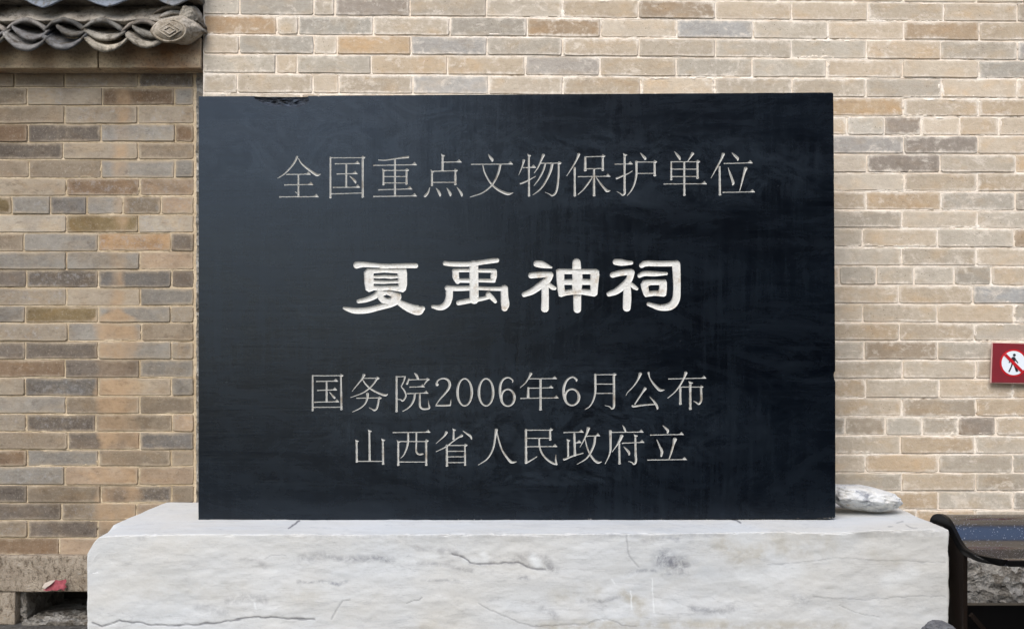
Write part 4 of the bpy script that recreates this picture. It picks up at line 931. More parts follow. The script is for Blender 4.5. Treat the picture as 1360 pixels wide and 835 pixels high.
g_(565, 335, s2, [P_((238, 135, 54), (330, 145, 58), (540, 145, 60), (700, 122, 58), (820, 105, 60), (885, 99, 54)), P_((595, 150, 110), (597, 350, 112), (600, 585, 112)), P_((350, 228, 50), (430, 222, 46), (545, 222, 42)), P_((372, 235, 78), (374, 300, 82), (398, 362, 60)), P_((405, 348, 48), (545, 348, 56)),
   P_((645, 225, 46), (845, 227, 48)), P_((845, 232, 70), (840, 300, 78), (836, 350, 52)), P_((645, 345, 44), (845, 350, 48)), P_((265, 438, 64), (400, 445, 62), (545, 440, 60)), P_((295, 450, 88), (290, 560, 88), (255, 640, 86), (180, 680, 68), (85, 667, 38)),
   P_((645, 440, 44), (800, 448, 46), (930, 448, 54), (968, 440, 66)), P_((972, 440, 88), (975, 550, 94), (982, 640, 104), (975, 690, 78)), P_((405, 622, 60), (540, 595, 62), (680, 575, 50), (800, 545, 50)), P_((772, 515, 66), (820, 560, 58), (862, 608, 42))], 'carved_character', True)
g_(685, 335, s2, [P_((252, 140, 78), (320, 150, 86), (390, 172, 52), (440, 186, 24)), P_((185, 285, 72), (300, 275, 72), (430, 270, 62)), P_((430, 275, 70), (390, 340, 84), (300, 410, 88), (200, 480, 78), (100, 520, 60)), P_((360, 430, 90), (362, 560, 92), (358, 695, 96)), P_((400, 390, 50), (450, 430, 58), (482, 443, 44)),
   ('F', [(495, 215), (530, 200), (700, 205), (820, 205), (990, 205), (1025, 225), (1030, 280), (1015, 400), (1005, 520), (970, 545), (820, 520), (700, 520), (620, 530), (560, 550), (530, 540), (515, 470), (500, 330)],
    [[(598, 268), (695, 268), (695, 328), (598, 332)], [(820, 268), (918, 268), (918, 330), (822, 326)], [(598, 400), (692, 400), (695, 450), (605, 465)], [(818, 400), (918, 400), (918, 458), (812, 450)]]),
   P_((748, 120, 100), (750, 198, 110)), P_((756, 525, 98), (757, 620, 96), (758, 705, 92))], 'carved_character', True)
g_(800, 335, s2, [P_((160, 118, 74), (230, 125, 82), (300, 130, 60), (360, 128, 46)), P_((122, 280, 66), (220, 255, 72), (350, 240, 72)), P_((355, 245, 88), (330, 330, 84), (260, 410, 86), (170, 480, 78), (78, 513, 60)), P_((305, 430, 90), (305, 560, 104), (300, 685, 96)), P_((350, 390, 50), (390, 425, 54), (425, 448, 40)),
   P_((480, 163, 62), (540, 137, 70), (700, 140, 66), (900, 137, 70)), P_((908, 145, 104), (915, 300, 96), (918, 450, 92), (905, 580, 98), (840, 660, 96), (720, 680, 74), (620, 655, 56), (565, 636, 46)), P_((455, 288, 54), (520, 262, 62), (650, 265, 60), (790, 262, 36)),
   ('F', [(470, 390), (500, 345), (560, 335), (780, 335), (795, 370), (795, 460), (785, 530), (760, 545), (640, 535), (530, 550), (505, 520), (480, 440)], [[(565, 415), (600, 402), (700, 402), (700, 440), (690, 470), (620, 472), (575, 478)]])], 'carved_character', True)
# third line
g_(405, 490, s3, [('V', 115, 90, 115, 620, 28), ('V', 540, 92, 548, 605, 32), ('C', 545, 97), ('h', 125, 98, 540, 96), ('H', 175, 182, 498, 178), ('H', 190, 318, 485, 310), ('H', 145, 495, 515, 488), ('V', 325, 180, 325, 482, 32), P_((370, 345, 10), (405, 385, 26), (440, 425, 36), (452, 438, 24)), ('h', 122, 572, 540, 570)])
g_(405, 490, s3, [P_((890, 82, 50), (855, 150, 26), (790, 230, 18), (708, 335, 6)), ('h', 875, 137, 1080, 133), ('C', 1088, 137), P_((1085, 138, 38), (1040, 210, 24), (970, 285, 24), (860, 360, 18), (685, 425, 8)), P_((865, 150, 12), (910, 220, 24), (990, 295, 28), (1110, 360, 30), (1210, 390, 36), (1250, 370, 6)),
   ('h', 775, 435, 1110, 430), ('C', 1122, 435), P_((940, 362, 46), (940, 420, 38), (910, 510, 24), (840, 580, 20), (712, 645, 8)), P_((1112, 435, 28), (1100, 520, 30), (1080, 590, 30), (1045, 616, 30), (1010, 600, 16), (965, 578, 6))])
g_(520, 490, s3, [('V', 75, 105, 75, 635, 34, 0), ('h', 80, 112, 195, 110), P_((200, 108, 34), (190, 160, 24), (145, 262, 16)), P_((145, 265, 12), (185, 310, 24), (215, 380, 26), (205, 430, 26), (165, 476, 26), (135, 455, 16), (85, 455, 10)), P_((345, 60, 16), (375, 90, 38), (400, 150, 34)), ('h', 265, 158, 540, 152), ('C', 540, 155),
   P_((262, 142, 20), (245, 190, 28), (230, 225, 34)), P_((545, 160, 26), (515, 195, 22), (490, 235, 10)), ('H', 275, 268, 500, 262), ('H', 240, 365, 555, 358), P_((350, 370, 30), (338, 450, 34), (300, 530, 28), (240, 590, 20), (165, 635, 10)),
   P_((425, 365, 26), (425, 480, 32), (430, 560, 34), (470, 595, 30), (540, 595, 28), (568, 575, 34), (558, 520, 16), (555, 470, 6))])
g_(520, 490, s3, [P_((690, 240, 54), (680, 208, 36), (702, 165, 22), (770, 138, 24), (840, 155, 34), (876, 215, 42), (860, 290, 38), (800, 370, 28), (720, 460, 20), (668, 540, 12)), P_((665, 545, 22), (780, 545, 28), (880, 540, 26)), P_((882, 548, 22), (890, 500, 16), (895, 455, 5))], 'carved_numeral')
g_(520, 490, s3, [('O', 1100, 345, 108, 204, 22, 38)], 'carved_numeral')
g_(625, 490, s3, [('O', 232, 345, 108, 204, 22, 38)], 'carved_numeral')
g_(625, 490, s3, [P_((630, 200, 12), (632, 165, 22), (570, 125, 22), (495, 150, 32), (450, 230, 38), (442, 340, 40), (455, 440, 36)), ('O', 560, 427, 100, 126, 22, 40)], 'carved_numeral')
g_(625, 490, s3, [P_((910, 62, 50), (875, 130, 26), (820, 210, 20), (745, 278, 8)), ('H', 890, 143, 1300, 140), ('H', 880, 285, 1245, 278), ('V', 868, 275, 865, 420, 38, 0), ('H', 755, 437, 1325, 430), ('V', 1052, 145, 1052, 610, 40)])
g_(730, 490, s3, [P_((400, 182, 18), (402, 155, 34), (345, 117, 24), (265, 160, 34), (217, 260, 42), (210, 360, 44), (225, 450, 38)), ('O', 335, 420, 106, 122, 24, 42)], 'carved_numeral')
g_(730, 490, s3, [P_((685, 72, 36), (687, 200, 36), (685, 350, 34), (655, 470, 26), (600, 560, 18), (530, 608, 6)), P_((965, 75, 36), (968, 300, 38), (968, 480, 38), (965, 565, 36), (935, 592, 28), (900, 562, 16), (830, 545, 6)), ('C', 972, 82), ('h', 695, 82, 960, 80), ('h', 695, 222, 965, 222), ('h', 695, 362, 965, 362)])
g_(825, 490, s3, [P_((290, 62, 56), (255, 150, 30), (190, 250, 18), (100, 345, 12), (70, 400, 5)), P_((410, 48, 34), (430, 130, 18), (480, 210, 30), (540, 280, 40), (590, 316, 44), (655, 310, 5)), P_((365, 285, 52), (320, 350, 30), (260, 440, 24), (205, 525, 20)), P_((165, 545, 30), (190, 558, 34), (320, 540, 26), (515, 525, 20)), P_((430, 415, 8), (480, 470, 26), (525, 530, 38), (545, 580, 34), (542, 605, 12))])
g_(825, 490, s3, [('H', 715, 145, 1280, 133), P_((975, 48, 54), (945, 130, 32), (880, 250, 26), (800, 350, 18), (700, 435, 12)), ('V', 888, 280, 890, 525, 40), ('h', 885, 267, 1200, 267), ('C', 1205, 267), P_((1200, 265, 34), (1205, 380, 36), (1203, 470, 36), (1170, 522, 32), (1130, 500, 18), (1090, 480, 6)), ('V', 1038, 198, 1040, 600, 40, 1)])
# fourth line
g_(460, 560, s3, [('V', 153, 280, 157, 600, 32, 1), ('V', 345, 130, 350, 580, 34, 1), ('V', 548, 265, 553, 632, 34, 1), ('h', 145, 590, 548, 590)])
g_(460, 560, s3, [('H', 705, 157, 1265, 152), ('V', 780, 290, 780, 648, 34, 1), ('h', 785, 293, 1200, 292), ('V', 1200, 290, 1202, 648, 34), ('C', 1205, 286), P_((928, 160, 30), (928, 290, 32), (905, 400, 28), (860, 500, 18), (815, 545, 6)), P_((1053, 160, 26), (1052, 300, 26), (1052, 440, 28), (1090, 485, 30), (1155, 480, 26)), ('h', 790, 600, 1195, 600)])
g_(575, 560, s3, [('V', 312, 112, 308, 258, 30, 1), P_((205, 152, 50), (165, 215, 24), (45, 325, 6)), P_((450, 132, 8), (510, 175, 28), (565, 215, 38), (582, 260, 16)), P_((440, 203, 48), (380, 235, 24), (290, 300, 20), (200, 370, 20), (45, 448, 8)), ('V', 208, 345, 210, 660, 36), ('h', 215, 352, 480, 350), ('C', 487, 350), ('V', 480, 342, 483, 648, 30), ('h', 220, 440, 475, 438), ('h', 220, 523, 475, 521), ('h', 220, 610, 475, 608)])
g_(575, 560, s3, [P_((955, 112, 50), (938, 220, 34), (905, 400, 28), (820, 550, 22), (680, 648, 8)), P_((962, 150, 12), (990, 270, 22), (1040, 420, 26), (1110, 530, 32), (1180, 603, 42), (1260, 598, 5))])
g_(685, 560, s3, [('V', 152, 110, 155, 618, 38, 0), ('h', 160, 122, 510, 122), ('V', 515, 115, 518, 268, 34), ('C', 527, 117), ('h', 160, 243, 510, 243), ('H', 160, 370, 625, 368), P_((350, 245, 28), (358, 370, 28), (400, 480, 28), (480, 570, 30), (560, 620, 34), (622, 638, 26)), P_((610, 638, 38), (600, 560, 22), (605, 490, 6)), P_((160, 613, 26), (230, 575, 20), (320, 520, 12))])
g_(685, 560, s3, [('H', 725, 157, 1020, 150), ('V', 880, 165, 890, 505, 38), ('V', 785, 270, 788, 530, 32, 1), ('h', 900, 312, 985, 308), ('H', 915, 312, 988, 308), P_((718, 555, 28), (740, 560, 34), (860, 510, 22), (1015, 468, 14)), P_((1095, 88, 54), (1065, 180, 32), (1020, 280, 20), (965, 380, 6)), ('H', 1070, 212, 1270, 205),
   P_((1195, 210, 36), (1180, 330, 36), (1130, 450, 32), (1060, 550, 22), (920, 638, 8)), P_((1045, 260, 12), (1070, 370, 22), (1110, 470, 26), (1170, 560, 34), (1235, 608, 40), (1295, 598, 6))])
g_(800, 560, s3, [P_((305, 50, 8), (330, 95, 32), (350, 145, 26)), ('H', 130, 155, 620, 150), P_((120, 130, 46), (122, 300, 36), (120, 430, 32), (90, 530, 20), (40, 632, 10)), P_((295, 202, 56), (255, 290, 40), (205, 370, 18), (145, 450, 10)), ('V', 253, 320, 257, 628, 36), ('H', 300, 318, 632, 305),
   ('V', 495, 200, 500, 500, 36, 1), P_((500, 480, 36), (505, 590, 36), (475, 632, 30), (440, 605, 18), (390, 590, 6)), P_((320, 370, 8), (365, 415, 32), (400, 460, 42), (402, 498, 18))])
g_(800, 560, s3, [P_((912, 55, 12), (955, 95, 32), (985, 130, 40), (980, 168, 22)), ('H', 725, 195, 1225, 187), P_((820, 265, 10), (860, 360, 28), (895, 440, 44), (885, 518, 28)), P_((1095, 252, 68), (1070, 340, 36), (1040, 450, 30), (1005, 555, 16)), ('H', 685, 570, 1270, 563)])

def winding(px, py, poly):
    w = np.zeros(px.shape, int); n = len(poly)
    for i in range(n):
        x1, y1 = poly[i]; x2, y2 = poly[(i + 1) % n]
        up = (y1 <= py) & (y2 > py); dn = (y1 > py) & (y2 <= py)
        cr = (x2 - x1) * (py - y1) - (px - x1) * (y2 - y1)
        w += (up & (cr > 0)).astype(int) - (dn & (cr < 0)).astype(int)
    return w != 0
def inside(px, py, polys):
    r = np.zeros(px.shape, bool)
    for outer, holes in polys:
        a = winding(px, py, outer)
        for h in holes: a &= ~winding(px, py, h)
        r |= a
    return r

front_v, front_f = [], []
cells = []
def to_local(px, py, dep):                 # stele plane, local to the stele's Empty
    x, z = S(px, py); return (x - SO.x, DS + dep - SO.y, z - SO.z)
for gi, (kind, ox, oy, sc, st, title) in enumerate(G):
    polys, cen = glyph(st, ox, oy, sc, title)
    allp = [p for o_, h_ in polys for p in o_] + [p for _, hs in polys for h in hs for p in h]
    x0 = min(p[0] for p in allp) - .8; x1 = max(p[0] for p in allp) + .8; y0 = min(p[1] for p in allp) - .8; y1 = max(p[1] for p in allp) + .8
    cells.append((x0, x1, y0, y1))
    V2 = [Vector((x0, y0)), Vector((x1, y0)), Vector((x1, y1)), Vector((x0, y1))]; E2 = [(0, 1), (1, 2), (2, 3), (3, 0)]
    for o_, hs in polys:
        for ring in [o_] + list(hs):
            b = len(V2); V2 += [Vector(p) for p in ring]; E2 += [(b + k, b + (k + 1) % len(ring)) for k in range(len(ring))]
    if title:
        gx, gy = np.meshgrid(np.arange(x0, x1, 1.0), np.arange(y0, y1, 1.0)); gx = gx + (np.indices(gx.shape)[0] % 2) * .5
        ok = inside(gx, gy, polys); cen = list(zip(gx[ok], gy[ok]))
    V2 += [Vector(p) for p in cen]
    rv, re, rf, *_ = delaunay_2d_cdt(V2, E2, [], 0, 1e-5)
    A_ = np.array([tuple(v) for v in rv]); T_ = np.array([tuple(f) for f in rf])
    c = A_[T_].mean(1); ins = inside(c[:, 0], c[:, 1], polys)
    # boundary between carved and flat
    from collections import defaultdict
    ed = defaultdict(list)
    for ti, t in enumerate(T_):
        for k in range(3):
            a, b = int(t[k]), int(t[(k + 1) % 3]); ed[(min(a, b), max(a, b))].append(bool(ins[ti]))
    bnd = [e for e, l in ed.items() if len(l) == 2 and l[0] != l[1]]
    bv = set(v for e in bnd for v in e)
    iv = sorted(set(T_[ins].ravel().tolist()))
    B0 = A_[[e[0] for e in bnd]]; B1 = A_[[e[1] for e in bnd]]; dB = B1 - B0; L2 = (dB ** 2).sum(1) + 1e-12
    dep = np.zeros(len(A_))
    for v in iv:
        if v in bv: continue
        t = np.clip(((A_[v] - B0) * dB).sum(1) / L2, 0, 1); dd = np.sqrt(((A_[v] - B0 - dB * t[:, None]) ** 2).sum(1)).min()
        dep[v] = min(dd * (2.6 if title else 1.05), (1.9 + .5 * mnoise.noise((A_[v][0] * .45, A_[v][1] * .45, 2))) if title else 1.6)
    rmp = {v: k for k, v in enumerate(iv)}
    ccx = (x0 + x1) / 2; ccy = (y0 + y1) / 2
    oc = Vector(to_local(ccx, ccy, 0))
    lv = [tuple(Vector(to_local(A_[v][0], A_[v][1], dep[v] * U + (0.0 if v not in bv else 0.0))) - oc) for v in iv]
    def orient(t, P2):
        a, b, c_ = P2[t[0]], P2[t[1]], P2[t[2]]; s = (b[0] - a[0]) * (c_[1] - a[1]) - (c_[0] - a[0]) * (b[1] - a[1])
        return (t[0], t[2], t[1]) if s > 0 else tuple(t)
    lf = [tuple(rmp[int(q)] for q in orient(t, A_)) for t in T_[ins]]
    o = meshobj(kind, lv, lf, M_title if title else M_thin, stele, False); o.location = oc
    if title: o.data.set_sharp_from_angle(angle=R(40)) if hasattr(o.data, 'set_sharp_from_angle') else None
    b = len(front_v); ov = sorted(set(T_[~ins].ravel().tolist())); rm2 = {v: b + k for k, v in enumerate(ov)}
    front_v += [to_local(A_[v][0], A_[v][1], 0) for v in ov]; front_f += [tuple(rm2[int(q)] for q in orient(t, A_)) for t in T_[~ins]]

# outline of the slab (clockwise from top left) with nicks, and the broken pocket in its top edge
def edge_pts(a, b, n, amp, seed, nrm):
    out = []
    for k in range(n):
        t = k / n; x = a[0] + (b[0] - a[0]) * t; y = a[1] + (b[1] - a[1]) * t
        q = mnoise.noise((x * .11, y * .11, seed)) * .5 + mnoise.noise((x * .5, y * .5, seed)) * .5
        q = max(0, q - .15) * amp * 2.2 + .12 * mnoise.noise((x * .03, y * .03, seed + 4)); out.append((x + nrm[0] * q, y + nrm[1] * q))
    return out
TL, TR, BR, BL = (264.0, 128.3), (1106.6, 123.0), (1109.4, 687.8), (263.6, 691.6)
chip = [(337, 128.0), (338, 131.5), (343, 134), (349, 138), (357, 141), (366, 141.8), (375, 141), (384, 143), (392, 143.2), (401, 141), (407, 138.5), (411, 136), (410, 131), (409, 127.6)]
top1 = edge_pts(TL, chip[0], 14, .6, 1, (0, 1))
top2 = edge_pts((412, 127.8), (440, 127.4), 10, 2.2, 2, (0, 1)) + edge_pts((440, 127.3), (1102.5, 123.1), 90, .35, 3, (0, 1))
corner = [(1103.5, 123.1), (1105.8, 123.6), (1106.6, 125.0)]
rgt = edge_pts((1106.7, 126), (1109.2, 470), 60, .35, 4, (-1, 0)) + [(1109.2, 492), (1107.8, 494), (1107.2, 498), (1107.8, 503), (1109.3, 506)] + edge_pts((1109.4, 510), (1109.4, 684), 30, .4, 5, (-1, 0))
bot = [(1109.2, 686), (1106.5, 688)] + edge_pts((1104, 688.0), (1085, 688.3), 8, 1.2, 6, (0, -1)) + edge_pts((1085, 688.3), (340, 691.6), 130, .4, 7, (0, -1)) + edge_pts((340, 691.6), (266, 692), 30, 1.6, 8, (0, -1))
lft = edge_pts(BL, (264.0, 130), 90, .9, 9, (1, 0))
outline = top1 + chip + top2 + corner + rgt + bot + lft
V2 = [Vector(p) for p in outline]; n0 = len(V2); E2 = [(k, (k + 1) % n0) for k in range(n0)]
for (x0, x1, y0, y1) in cells:
    b = len(V2); V2 += [Vector((x0, y0)), Vector((x1, y0)), Vector((x1, y1)), Vector((x0, y1))]; E2 += [(b, b + 1), (b + 1, b + 2), (b + 2, b + 3), (b + 3, b)]
rv, re, rf, *_ = delaunay_2d_cdt(V2, E2, [], 0, 1e-6)
A_ = np.array([tuple(v) for v in rv]); T_ = np.array([tuple(f) for f in rf]); c = A_[T_].mean(1)
keep = inside(c[:, 0], c[:, 1], [(outline, [])])
for (x0, x1, y0, y1) in cells: keep &= ~((c[:, 0] > x0) & (c[:, 0] < x1) & (c[:, 1] > y0) & (c[:, 1] < y1))
b = len(front_v); front_v += [to_local(v[0], v[1], 0) for v in A_]; front_f += [tuple(b + int(q) for q in orient(t, A_)) for t in T_[keep]]
# sides and back (a small arris so that the edge catches light)
TH_S = .18
ar = .0022
b = len(front_v); cxm, cym = 686, 408
def inward(p, k): return p
ring1 = [to_local(p[0] + (-1 if p[0] < cxm else 1) * .5, p[1] + (-1 if p[1] < cym else 1) * .35, ar) for p in outline]
ring2 = [to_local(p[0] + (-1 if p[0] < cxm else 1) * .5, p[1] + (-1 if p[1] < cym else 1) * .35, TH_S) for p in outline]
ring0 = [to_local(p[0], p[1], 0) for p in outline]
nch0, nch1 = len(top1), len(top1) + len(chip)        # chip vertices: their upper ring sits on the notch outline
zt_ = to_local(300, 127.9, 0)[2]
for k in range(nch0, nch1):
    t = (k - nch0) / (len(chip) - 1); x = ring0[k][0]
    dpt = .011 * math.sin(math.pi * t) ** .5 * (1 + .25 * mnoise.noise((t * 9, 1, 2)))
    ring1[k] = (x, DS - SO.y + max(dpt, .002), zt_ + .0004)
    ring2[k] = (x, DS - SO.y + TH_S, zt_ + .0004)
front_v += ring0 + ring1 + ring2
n_ = len(outline)
for k in range(n_):
    k2 = (k + 1) % n_
    if not (nch0 <= k and k2 < nch1): front_f.append((b + k, b + n_ + k, b + n_ + k2, b + k2)[::-1])
    front_f.append((b + n_ + k, b + 2 * n_ + k, b + 2 * n_ + k2, b + n_ + k2)[::-1])
# back face
bc = len(front_v); front_v.append((0, DS - SO.y + TH_S, to_local(686, 408, 0)[2]))
for k in range(n_): front_f.append((b + 2 * n_ + k, bc, b + 2 * n_ + (k + 1) % n_))
meshobj('slab', front_v, front_f, M_slate, stele)
# fracture surface
n = NT('fresh slate fracture'); cc = n.mix(n.ramp(n.noise(70, 6, 0.75, n.mp((0.5, 1, 1.4)), 0.6), [(0.40, 0.0), (0.62, 1.0)]), (0.0015, 0.002, 0.004), (0.045, 0.060, 0.085))
M_frac = n.done(cc, 0.55, n.bump(n.noise(120, 5, 0.8), 1.0, .006))
fv, ff = [], []; NC = 44; NR_ = 12
cpx = [p[0] for p in chip]
arc = np.linspace(0, len(chip) - 1, NC + 1)
for i, a in enumerate(arc):
    k = int(min(a, len(chip) - 2)); f_ = a - k; p = (chip[k][0] * (1 - f_) + chip[k + 1][0] * f_, chip[k][1] * (1 - f_) + chip[k + 1][1] * f_)
    q1 = Vector(ring1[nch0 + k]).lerp(Vector(ring1[nch0 + k + 1]), f_); q0 = Vector(to_local(p[0], p[1], 0))
    for j in range(NR_ + 1):
        t = j / NR_; v = q0.lerp(q1, t); w = math.sin(math.pi * t)
        v.y += w * (.010 + .008 * mnoise.noise((i * .35, j * .6, 3))) * math.sin(math.pi * i / NC) ** .4; v.z -= w * .004 * mnoise.noise((i * .5, j * .5, 8)); fv.append(tuple(v))
for i in range(NC):
    for j in range(NR_): a = i * (NR_ + 1) + j; ff.append((a, a + NR_ + 1, a + NR_ + 2, a + 1))
meshobj('broken_edge', fv, ff, M_frac, stele)
# paint smears and joint crumbs along the foot: irregular lime crumbs
bm = bmesh.new(); rr = random.Random(9)
for k in range(46):
    px = rr.choice([rr.uniform(266, 330), rr.uniform(340, 1100), rr.uniform(1085, 1107)]); s = rr.uniform(.0006, .0014); x, z = S(px, 691.8 - (px - 264) * .0047)
    m = bmesh.ops.create_icosphere(bm, subdivisions=1, radius=s)
    for v in m['verts']: v.co = Vector((x + v.co.x * rr.uniform(1, 3.0), DS - .0006 + v.co.y * .8, z + .0008 + v.co.z)) - SO
o = bmobj('mortar_crumbs', bm, M_rubble, stele); o['kind'] = 'stuff'

# ------------------------------------------------------------------ boulder on the base, rock by its corner
def stone(name, label, cpx, cpy, hw, hh, hd, d, mat, seed, rot=0.0, under=0.0, flat=1.0):
    u = d / F; c = Vector(W(cpx, cpy, d)); bm = bmesh.new(); bmesh.ops.create_icosphere(bm, subdivisions=6, radius=1)
    for v in bm.verts:
        p = v.co.copy(); k = 1 + .20 * mnoise.noise(p * 1.3 + Vector((seed, 0, 0))) + .10 * mnoise.noise(p * 3.3 + Vector((0, seed, 0))) + .05 * mnoise.noise(p * 8 + Vector((0, 0, seed))) + .022 * mnoise.noise(p * 20 + Vector((0, 0, seed)))
        p *= k
        zz = p.z
        if zz > 0: zz = (1 - (1 - min(1.2, zz)) ** 2 if zz < 1 else zz) * .82 * (1 - .42 * max(0, p.x) ** 1.6)
        if zz < 0: p.x *= 1 - .30 * min(1, -zz) ** 1.3; p.y *= 1 - .50 * min(1, -zz) ** .8
        x = p.x * hw * u; z = zz * hh * u
        v.co = Vector((x * math.cos(rot) - z * math.sin(rot), p.y * hd, x * math.sin(rot) + z * math.cos(rot)))
    mz = min(v.co.z for v in bm.verts)
    o = bmobj(name, bm, mat, None, True); tag(o, label, 'rock'); return o, c, mz
o, c, mz = stone('boulder', 'flat white and grey boulder lying on the marble block beside the stele', 1148, 671, 50, 18.0, .085, 2.94, M_rock, 3.3, R(-6))
o.location = (c.x, c.y, ZB - mz + .0005)
o, c, mz = stone('corner_rock', 'small dark grey rock against the lower right corner of the marble block', 1247, 840, 21, 18, .03, 2.60, M_drock, 8.1)
o.location = (c.x, 2.598, -mz * 0 + c.z + .002)
o2 = o
# dead leaf scraps / dark crack on the base top
# ------------------------------------------------------------------ no-walking sign
DSG = 3.142
sc_ = Vector(W(1346.5, 482, DSG)); sign = thing('warning_sign', 'dark red sign with a no walking pictogram on the brick wall', 'sign', tuple(sc_))
def spx(x, y): return (1300 + x / 10.44, 440 + y / 10.44)
SFACE = [None]
def sp(name, pts, d, mat, th=.0008):
    o = flatpoly(name, pts, d, mat, sign, th)
    if SFACE[0]: o.parent = SFACE[0]
    else: SFACE[0] = o
    return o
bm = bmesh.new()
plate = [(1317.6, 454.6), (1376.5, 456.2), (1377.0, 510.0), (1315.6, 508.6)]
fr = [bm.verts.new(Vector(W(x, y, DSG)) - sc_) for x, y in plate]; bk = [bm.verts.new(Vector(W(x, y, DSG)) + Vector((0, .006, 0)) - sc_) for x, y in plate]
bm.faces.new(fr); bm.faces.new(bk[::-1])
for k in range(4): bm.faces.new((fr[k], bk[k], bk[(k + 1) % 4], fr[(k + 1) % 4]))
bmesh.ops.recalc_face_normals(bm, faces=bm.faces[:]); bmesh.ops.bevel(bm, geom=bm.edges[:], offset=.0012, segments=2, affect='EDGES'); bmobj('plate', bm, M_sigedge, sign)
sp('face', [(1318.6, 455.3), (1375.8, 456.9), (1376.3, 508.4), (1316.8, 507.4)], DSG - .0004, M_signred, .0010)
circ = lambda cx, cy, r, n=40: [(cx + r * math.cos(2 * math.pi * k / n), cy + r * math.sin(2 * math.pi * k / n)) for k in range(n)]
CCX, CCY = 1346.2, 481.9
sp('ring', circ(CCX, CCY, 18.4), DSG - .0016, M_red, .0006)
sp('disc', circ(CCX, CCY, 16.0), DSG - .0024, M_white, .0006)
fig = [(470, 352), (490, 350), (505, 365), (520, 395), (548, 432), (538, 442), (512, 412), (500, 400), (498, 428), (520, 480), (545, 548), (530, 560), (512, 552), (490, 490), (472, 452), (455, 500), (425, 562), (408, 556), (440, 490), (458, 430), (455, 392), (442, 400), (425, 438), (412, 432), (428, 395), (452, 368)]
f2 = [(x + 4, y) for x, y in fig]
sp('walking_figure', [spx(*p) for p in fig], DSG - .0032, M_ink, .0005)
sp('figure_head', circ(*spx(492, 327), 1.9, 16), DSG - .0032, M_ink, .0005)
sp('bar', [(CCX - 12.6, CCY - 9.8), (CCX - 9.8, CCY - 12.6), (CCX + 12.6, CCY + 9.8), (CCX + 9.8, CCY + 12.6)], DSG - .0042, M_red, .0005)

# ------------------------------------------------------------------ bench
bench = thing('bench', 'glossy black bench with a curved speckled seat beside the right end of the marble block', 'bench', (1.6, 2.65, 0))
BO = Vector(bench.location)
XB = 1.186
pts = [(2.828, .374), (2.825, .392), (2.808, .407), (2.785, .4155), (2.757, .4195), (2.730, .4170), (2.706, .4095), (2.684, .396), (2.661, .3790), (2.640, .3650), (2.618, .3555), (2.592, .3515), (2.560, .3500), (2.530, .3497), (2.505, .3492), (2.493, .3470)]
prof = [(p.x, p.y) for p in catmull([(a, b, 0) for a, b in pts], 4)]
def sheet(name, prof, x0, x1, th, mat, parent):
    bm = bmesh.new(); n_ = len(prof); up, dn = [], []
    for i, (y, z) in enumerate(prof):
        a = prof[max(0, i - 1)]; b = prof[min(n_ - 1, i + 1)]; t = Vector((b[0] - a[0], b[1] - a[1])).normalized(); nn = Vector((-t.y, t.x))
        if nn.y < 0: nn = -nn
        tt = th if th < .02 else .0165 + (th - .0165) * min(1, max(0, (y - 2.58) / .1)); dn.append((y - nn.x * tt, z - nn.y * tt)); up.append((y, z))
    loop = up + dn[::-1]
    def rx(y):
        q = min(.064, max(0, 2.557 - y)); return .068 - math.sqrt(max(0, .068 ** 2 - q * q))
    full = x1 - x0 > .5
    A0 = [bm.verts.new(Vector((x0 + rx(y), y, z)) - BO) for y, z in loop]; A1 = [bm.verts.new(Vector((x1 if full else x1 + rx(y), y, z)) - BO) for y, z in loop]; m = len(loop)
    for k in range(m):
        f = bm.faces.new((A0[k], A1[k], A1[(k + 1) % m], A0[(k + 1) % m])); f.smooth = True
    bm.faces.new(A0[::-1]); bm.faces.new(A1); bmesh.ops.recalc_face_normals(bm, faces=bm.faces[:])
    o = bmobj(name, bm, mat, parent); o.data.set_sharp_from_angle(angle=R(45)); return o
sheet('seat', prof, XB + .0105, 2.75, .0150, M_bench, bench)
sheet('end_band', [(y, z + .002) for y, z in prof], XB, XB + .010, .025, M_black, bench)
bm = bmesh.new(); bevel_box(bm, XB + .055 - BO.x, 2.75 - BO.x, 2.4870 - BO.y, 2.4950 - BO.y, .3325 - BO.z, .3480 - BO.z, .0015); bmobj('front_band', bm, M_black, bench)
# end plate under the profile, then the leg
bm = bmesh.new(); low = [(y, z - .0185) for y, z in prof if 2.612 < y < 2.806]; pl = low + [(2.618, .0), (2.72, .0), (2.75, .22), (2.80, .33), (2.824, .372)]
a0 = [bm.verts.new(Vector((XB + .001, y, z)) - BO) for y, z in pl]; a1 = [bm.verts.new(Vector((XB + .012, y, z)) - BO) for y, z in pl]
bm.faces.new(a0); bm.faces.new(a1[::-1])
for k in range(len(pl)): bm.faces.new((a0[k], a0[(k + 1) % len(pl)], a1[(k + 1) % len(pl)], a1[k]))
bmesh.ops.recalc_face_normals(bm, faces=bm.faces[:]); bmobj('end_plate', bm, M_legbrown, bench)
for x in (2.70,):
    bm = bmesh.new(); bevel_box(bm, x - .002 - BO.x, x + .006 - BO.x + (.004), 2.583 - BO.y, 2.70 - BO.y, 0, .198 if x < 2 else .33, .002); bmobj('leg', bm, M_black, bench)
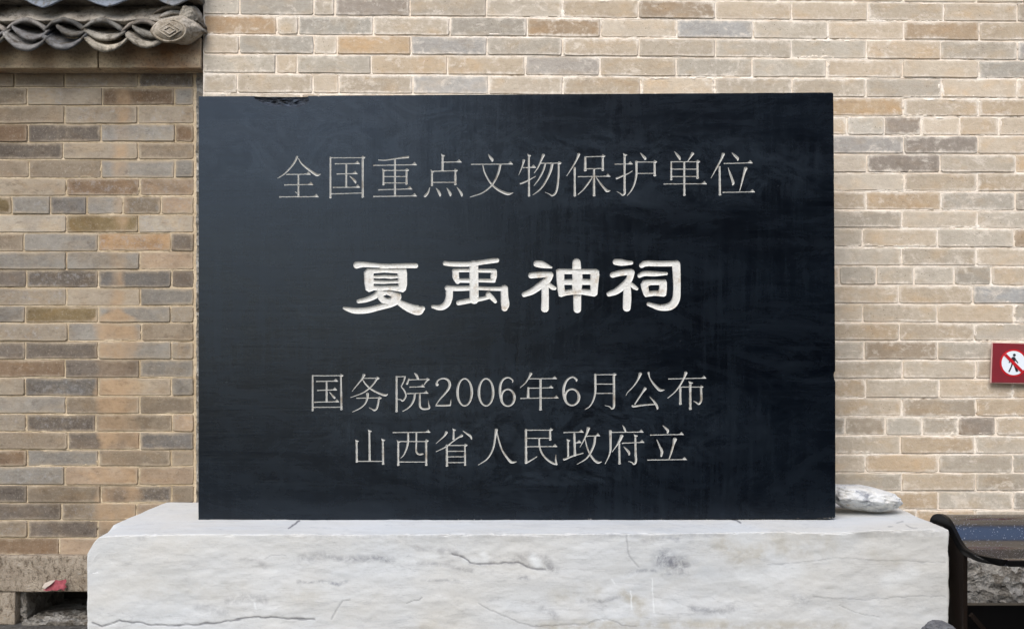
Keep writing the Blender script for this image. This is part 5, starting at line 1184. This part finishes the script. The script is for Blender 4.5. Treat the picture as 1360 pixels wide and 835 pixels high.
bm = bmesh.new(); bevel_box(bm, XB + .012 - BO.x, 2.69 - BO.x, 2.68 - BO.y, 2.712 - BO.y, .02, .188, .003); bmobj('rail', bm, M_black, bench)
bm = bmesh.new()
va, vb = Vector((XB + .012, 2.60, .185)) - BO, Vector((XB + .16, 2.66, .03)) - BO
for p0, p1 in ((va, vb),):
    ax = (p1 - p0).normalized(); s_ = ax.cross(Vector((0, 1, 0))).normalized() * .006; t_ = Vector((0, .004, 0))
    q = [bm.verts.new(p + a * s_ + b_ * t_) for p in (p0, p1) for a, b_ in ((-1, -1), (1, -1), (1, 1), (-1, 1))]
    for f in ((0, 1, 2, 3), (7, 6, 5, 4), (0, 4, 5, 1), (1, 5, 6, 2), (2, 6, 7, 3), (3, 7, 4, 0)): bm.faces.new([q[i] for i in f])
bmobj('brace', bm, M_legbrown, bench)
print('bricks main', nb)

# ------------------------------------------------------------------ made-up hall, added out of view to darken the slab's reflection on the right
def timber():
    n = NT('dark added hall'); c = n.mix(n.ramp(n.noise(3, 5, 0.6), [(0.35, 0.0), (0.65, 1.0)]), (0.018, 0.015, 0.012), (0.04, 0.033, 0.027)); return n.done(c, 0.85)  # near-black, so the added hall mirrors dark in the slab
M_added_hall = timber()
bm = bmesh.new()
bevel_box(bm, -0.1, 13.0, -9.5, -5.6, 0, 3.4, .02)
for k in range(6): bevel_box(bm, -0.1 + k * 2.5, 0.15 + k * 2.5, -4.9, -4.65, .25, 3.3, .03)
bevel_box(bm, -0.6, 13.4, -5.7, -4.3, 0.0, .25, .02)
bevel_box(bm, -0.6, 13.4, -5.0, -4.6, 3.3, 3.6, .02)
rv_ = [bm.verts.new(p) for p in ((-0.8, -3.9, 3.6), (14, -3.9, 3.6), (14, -7.5, 7.2), (-0.8, -7.5, 7.2), (14, -11, 3.6), (-0.8, -11, 3.6))]
bm.faces.new((rv_[0], rv_[1], rv_[2], rv_[3])); bm.faces.new((rv_[3], rv_[2], rv_[4], rv_[5])); bm.faces.new((rv_[0], rv_[3], rv_[5])); bm.faces.new((rv_[1], rv_[4], rv_[2]))
o = bmobj('added_reflection_hall', bm, M_added_hall); o['kind'] = 'structure'
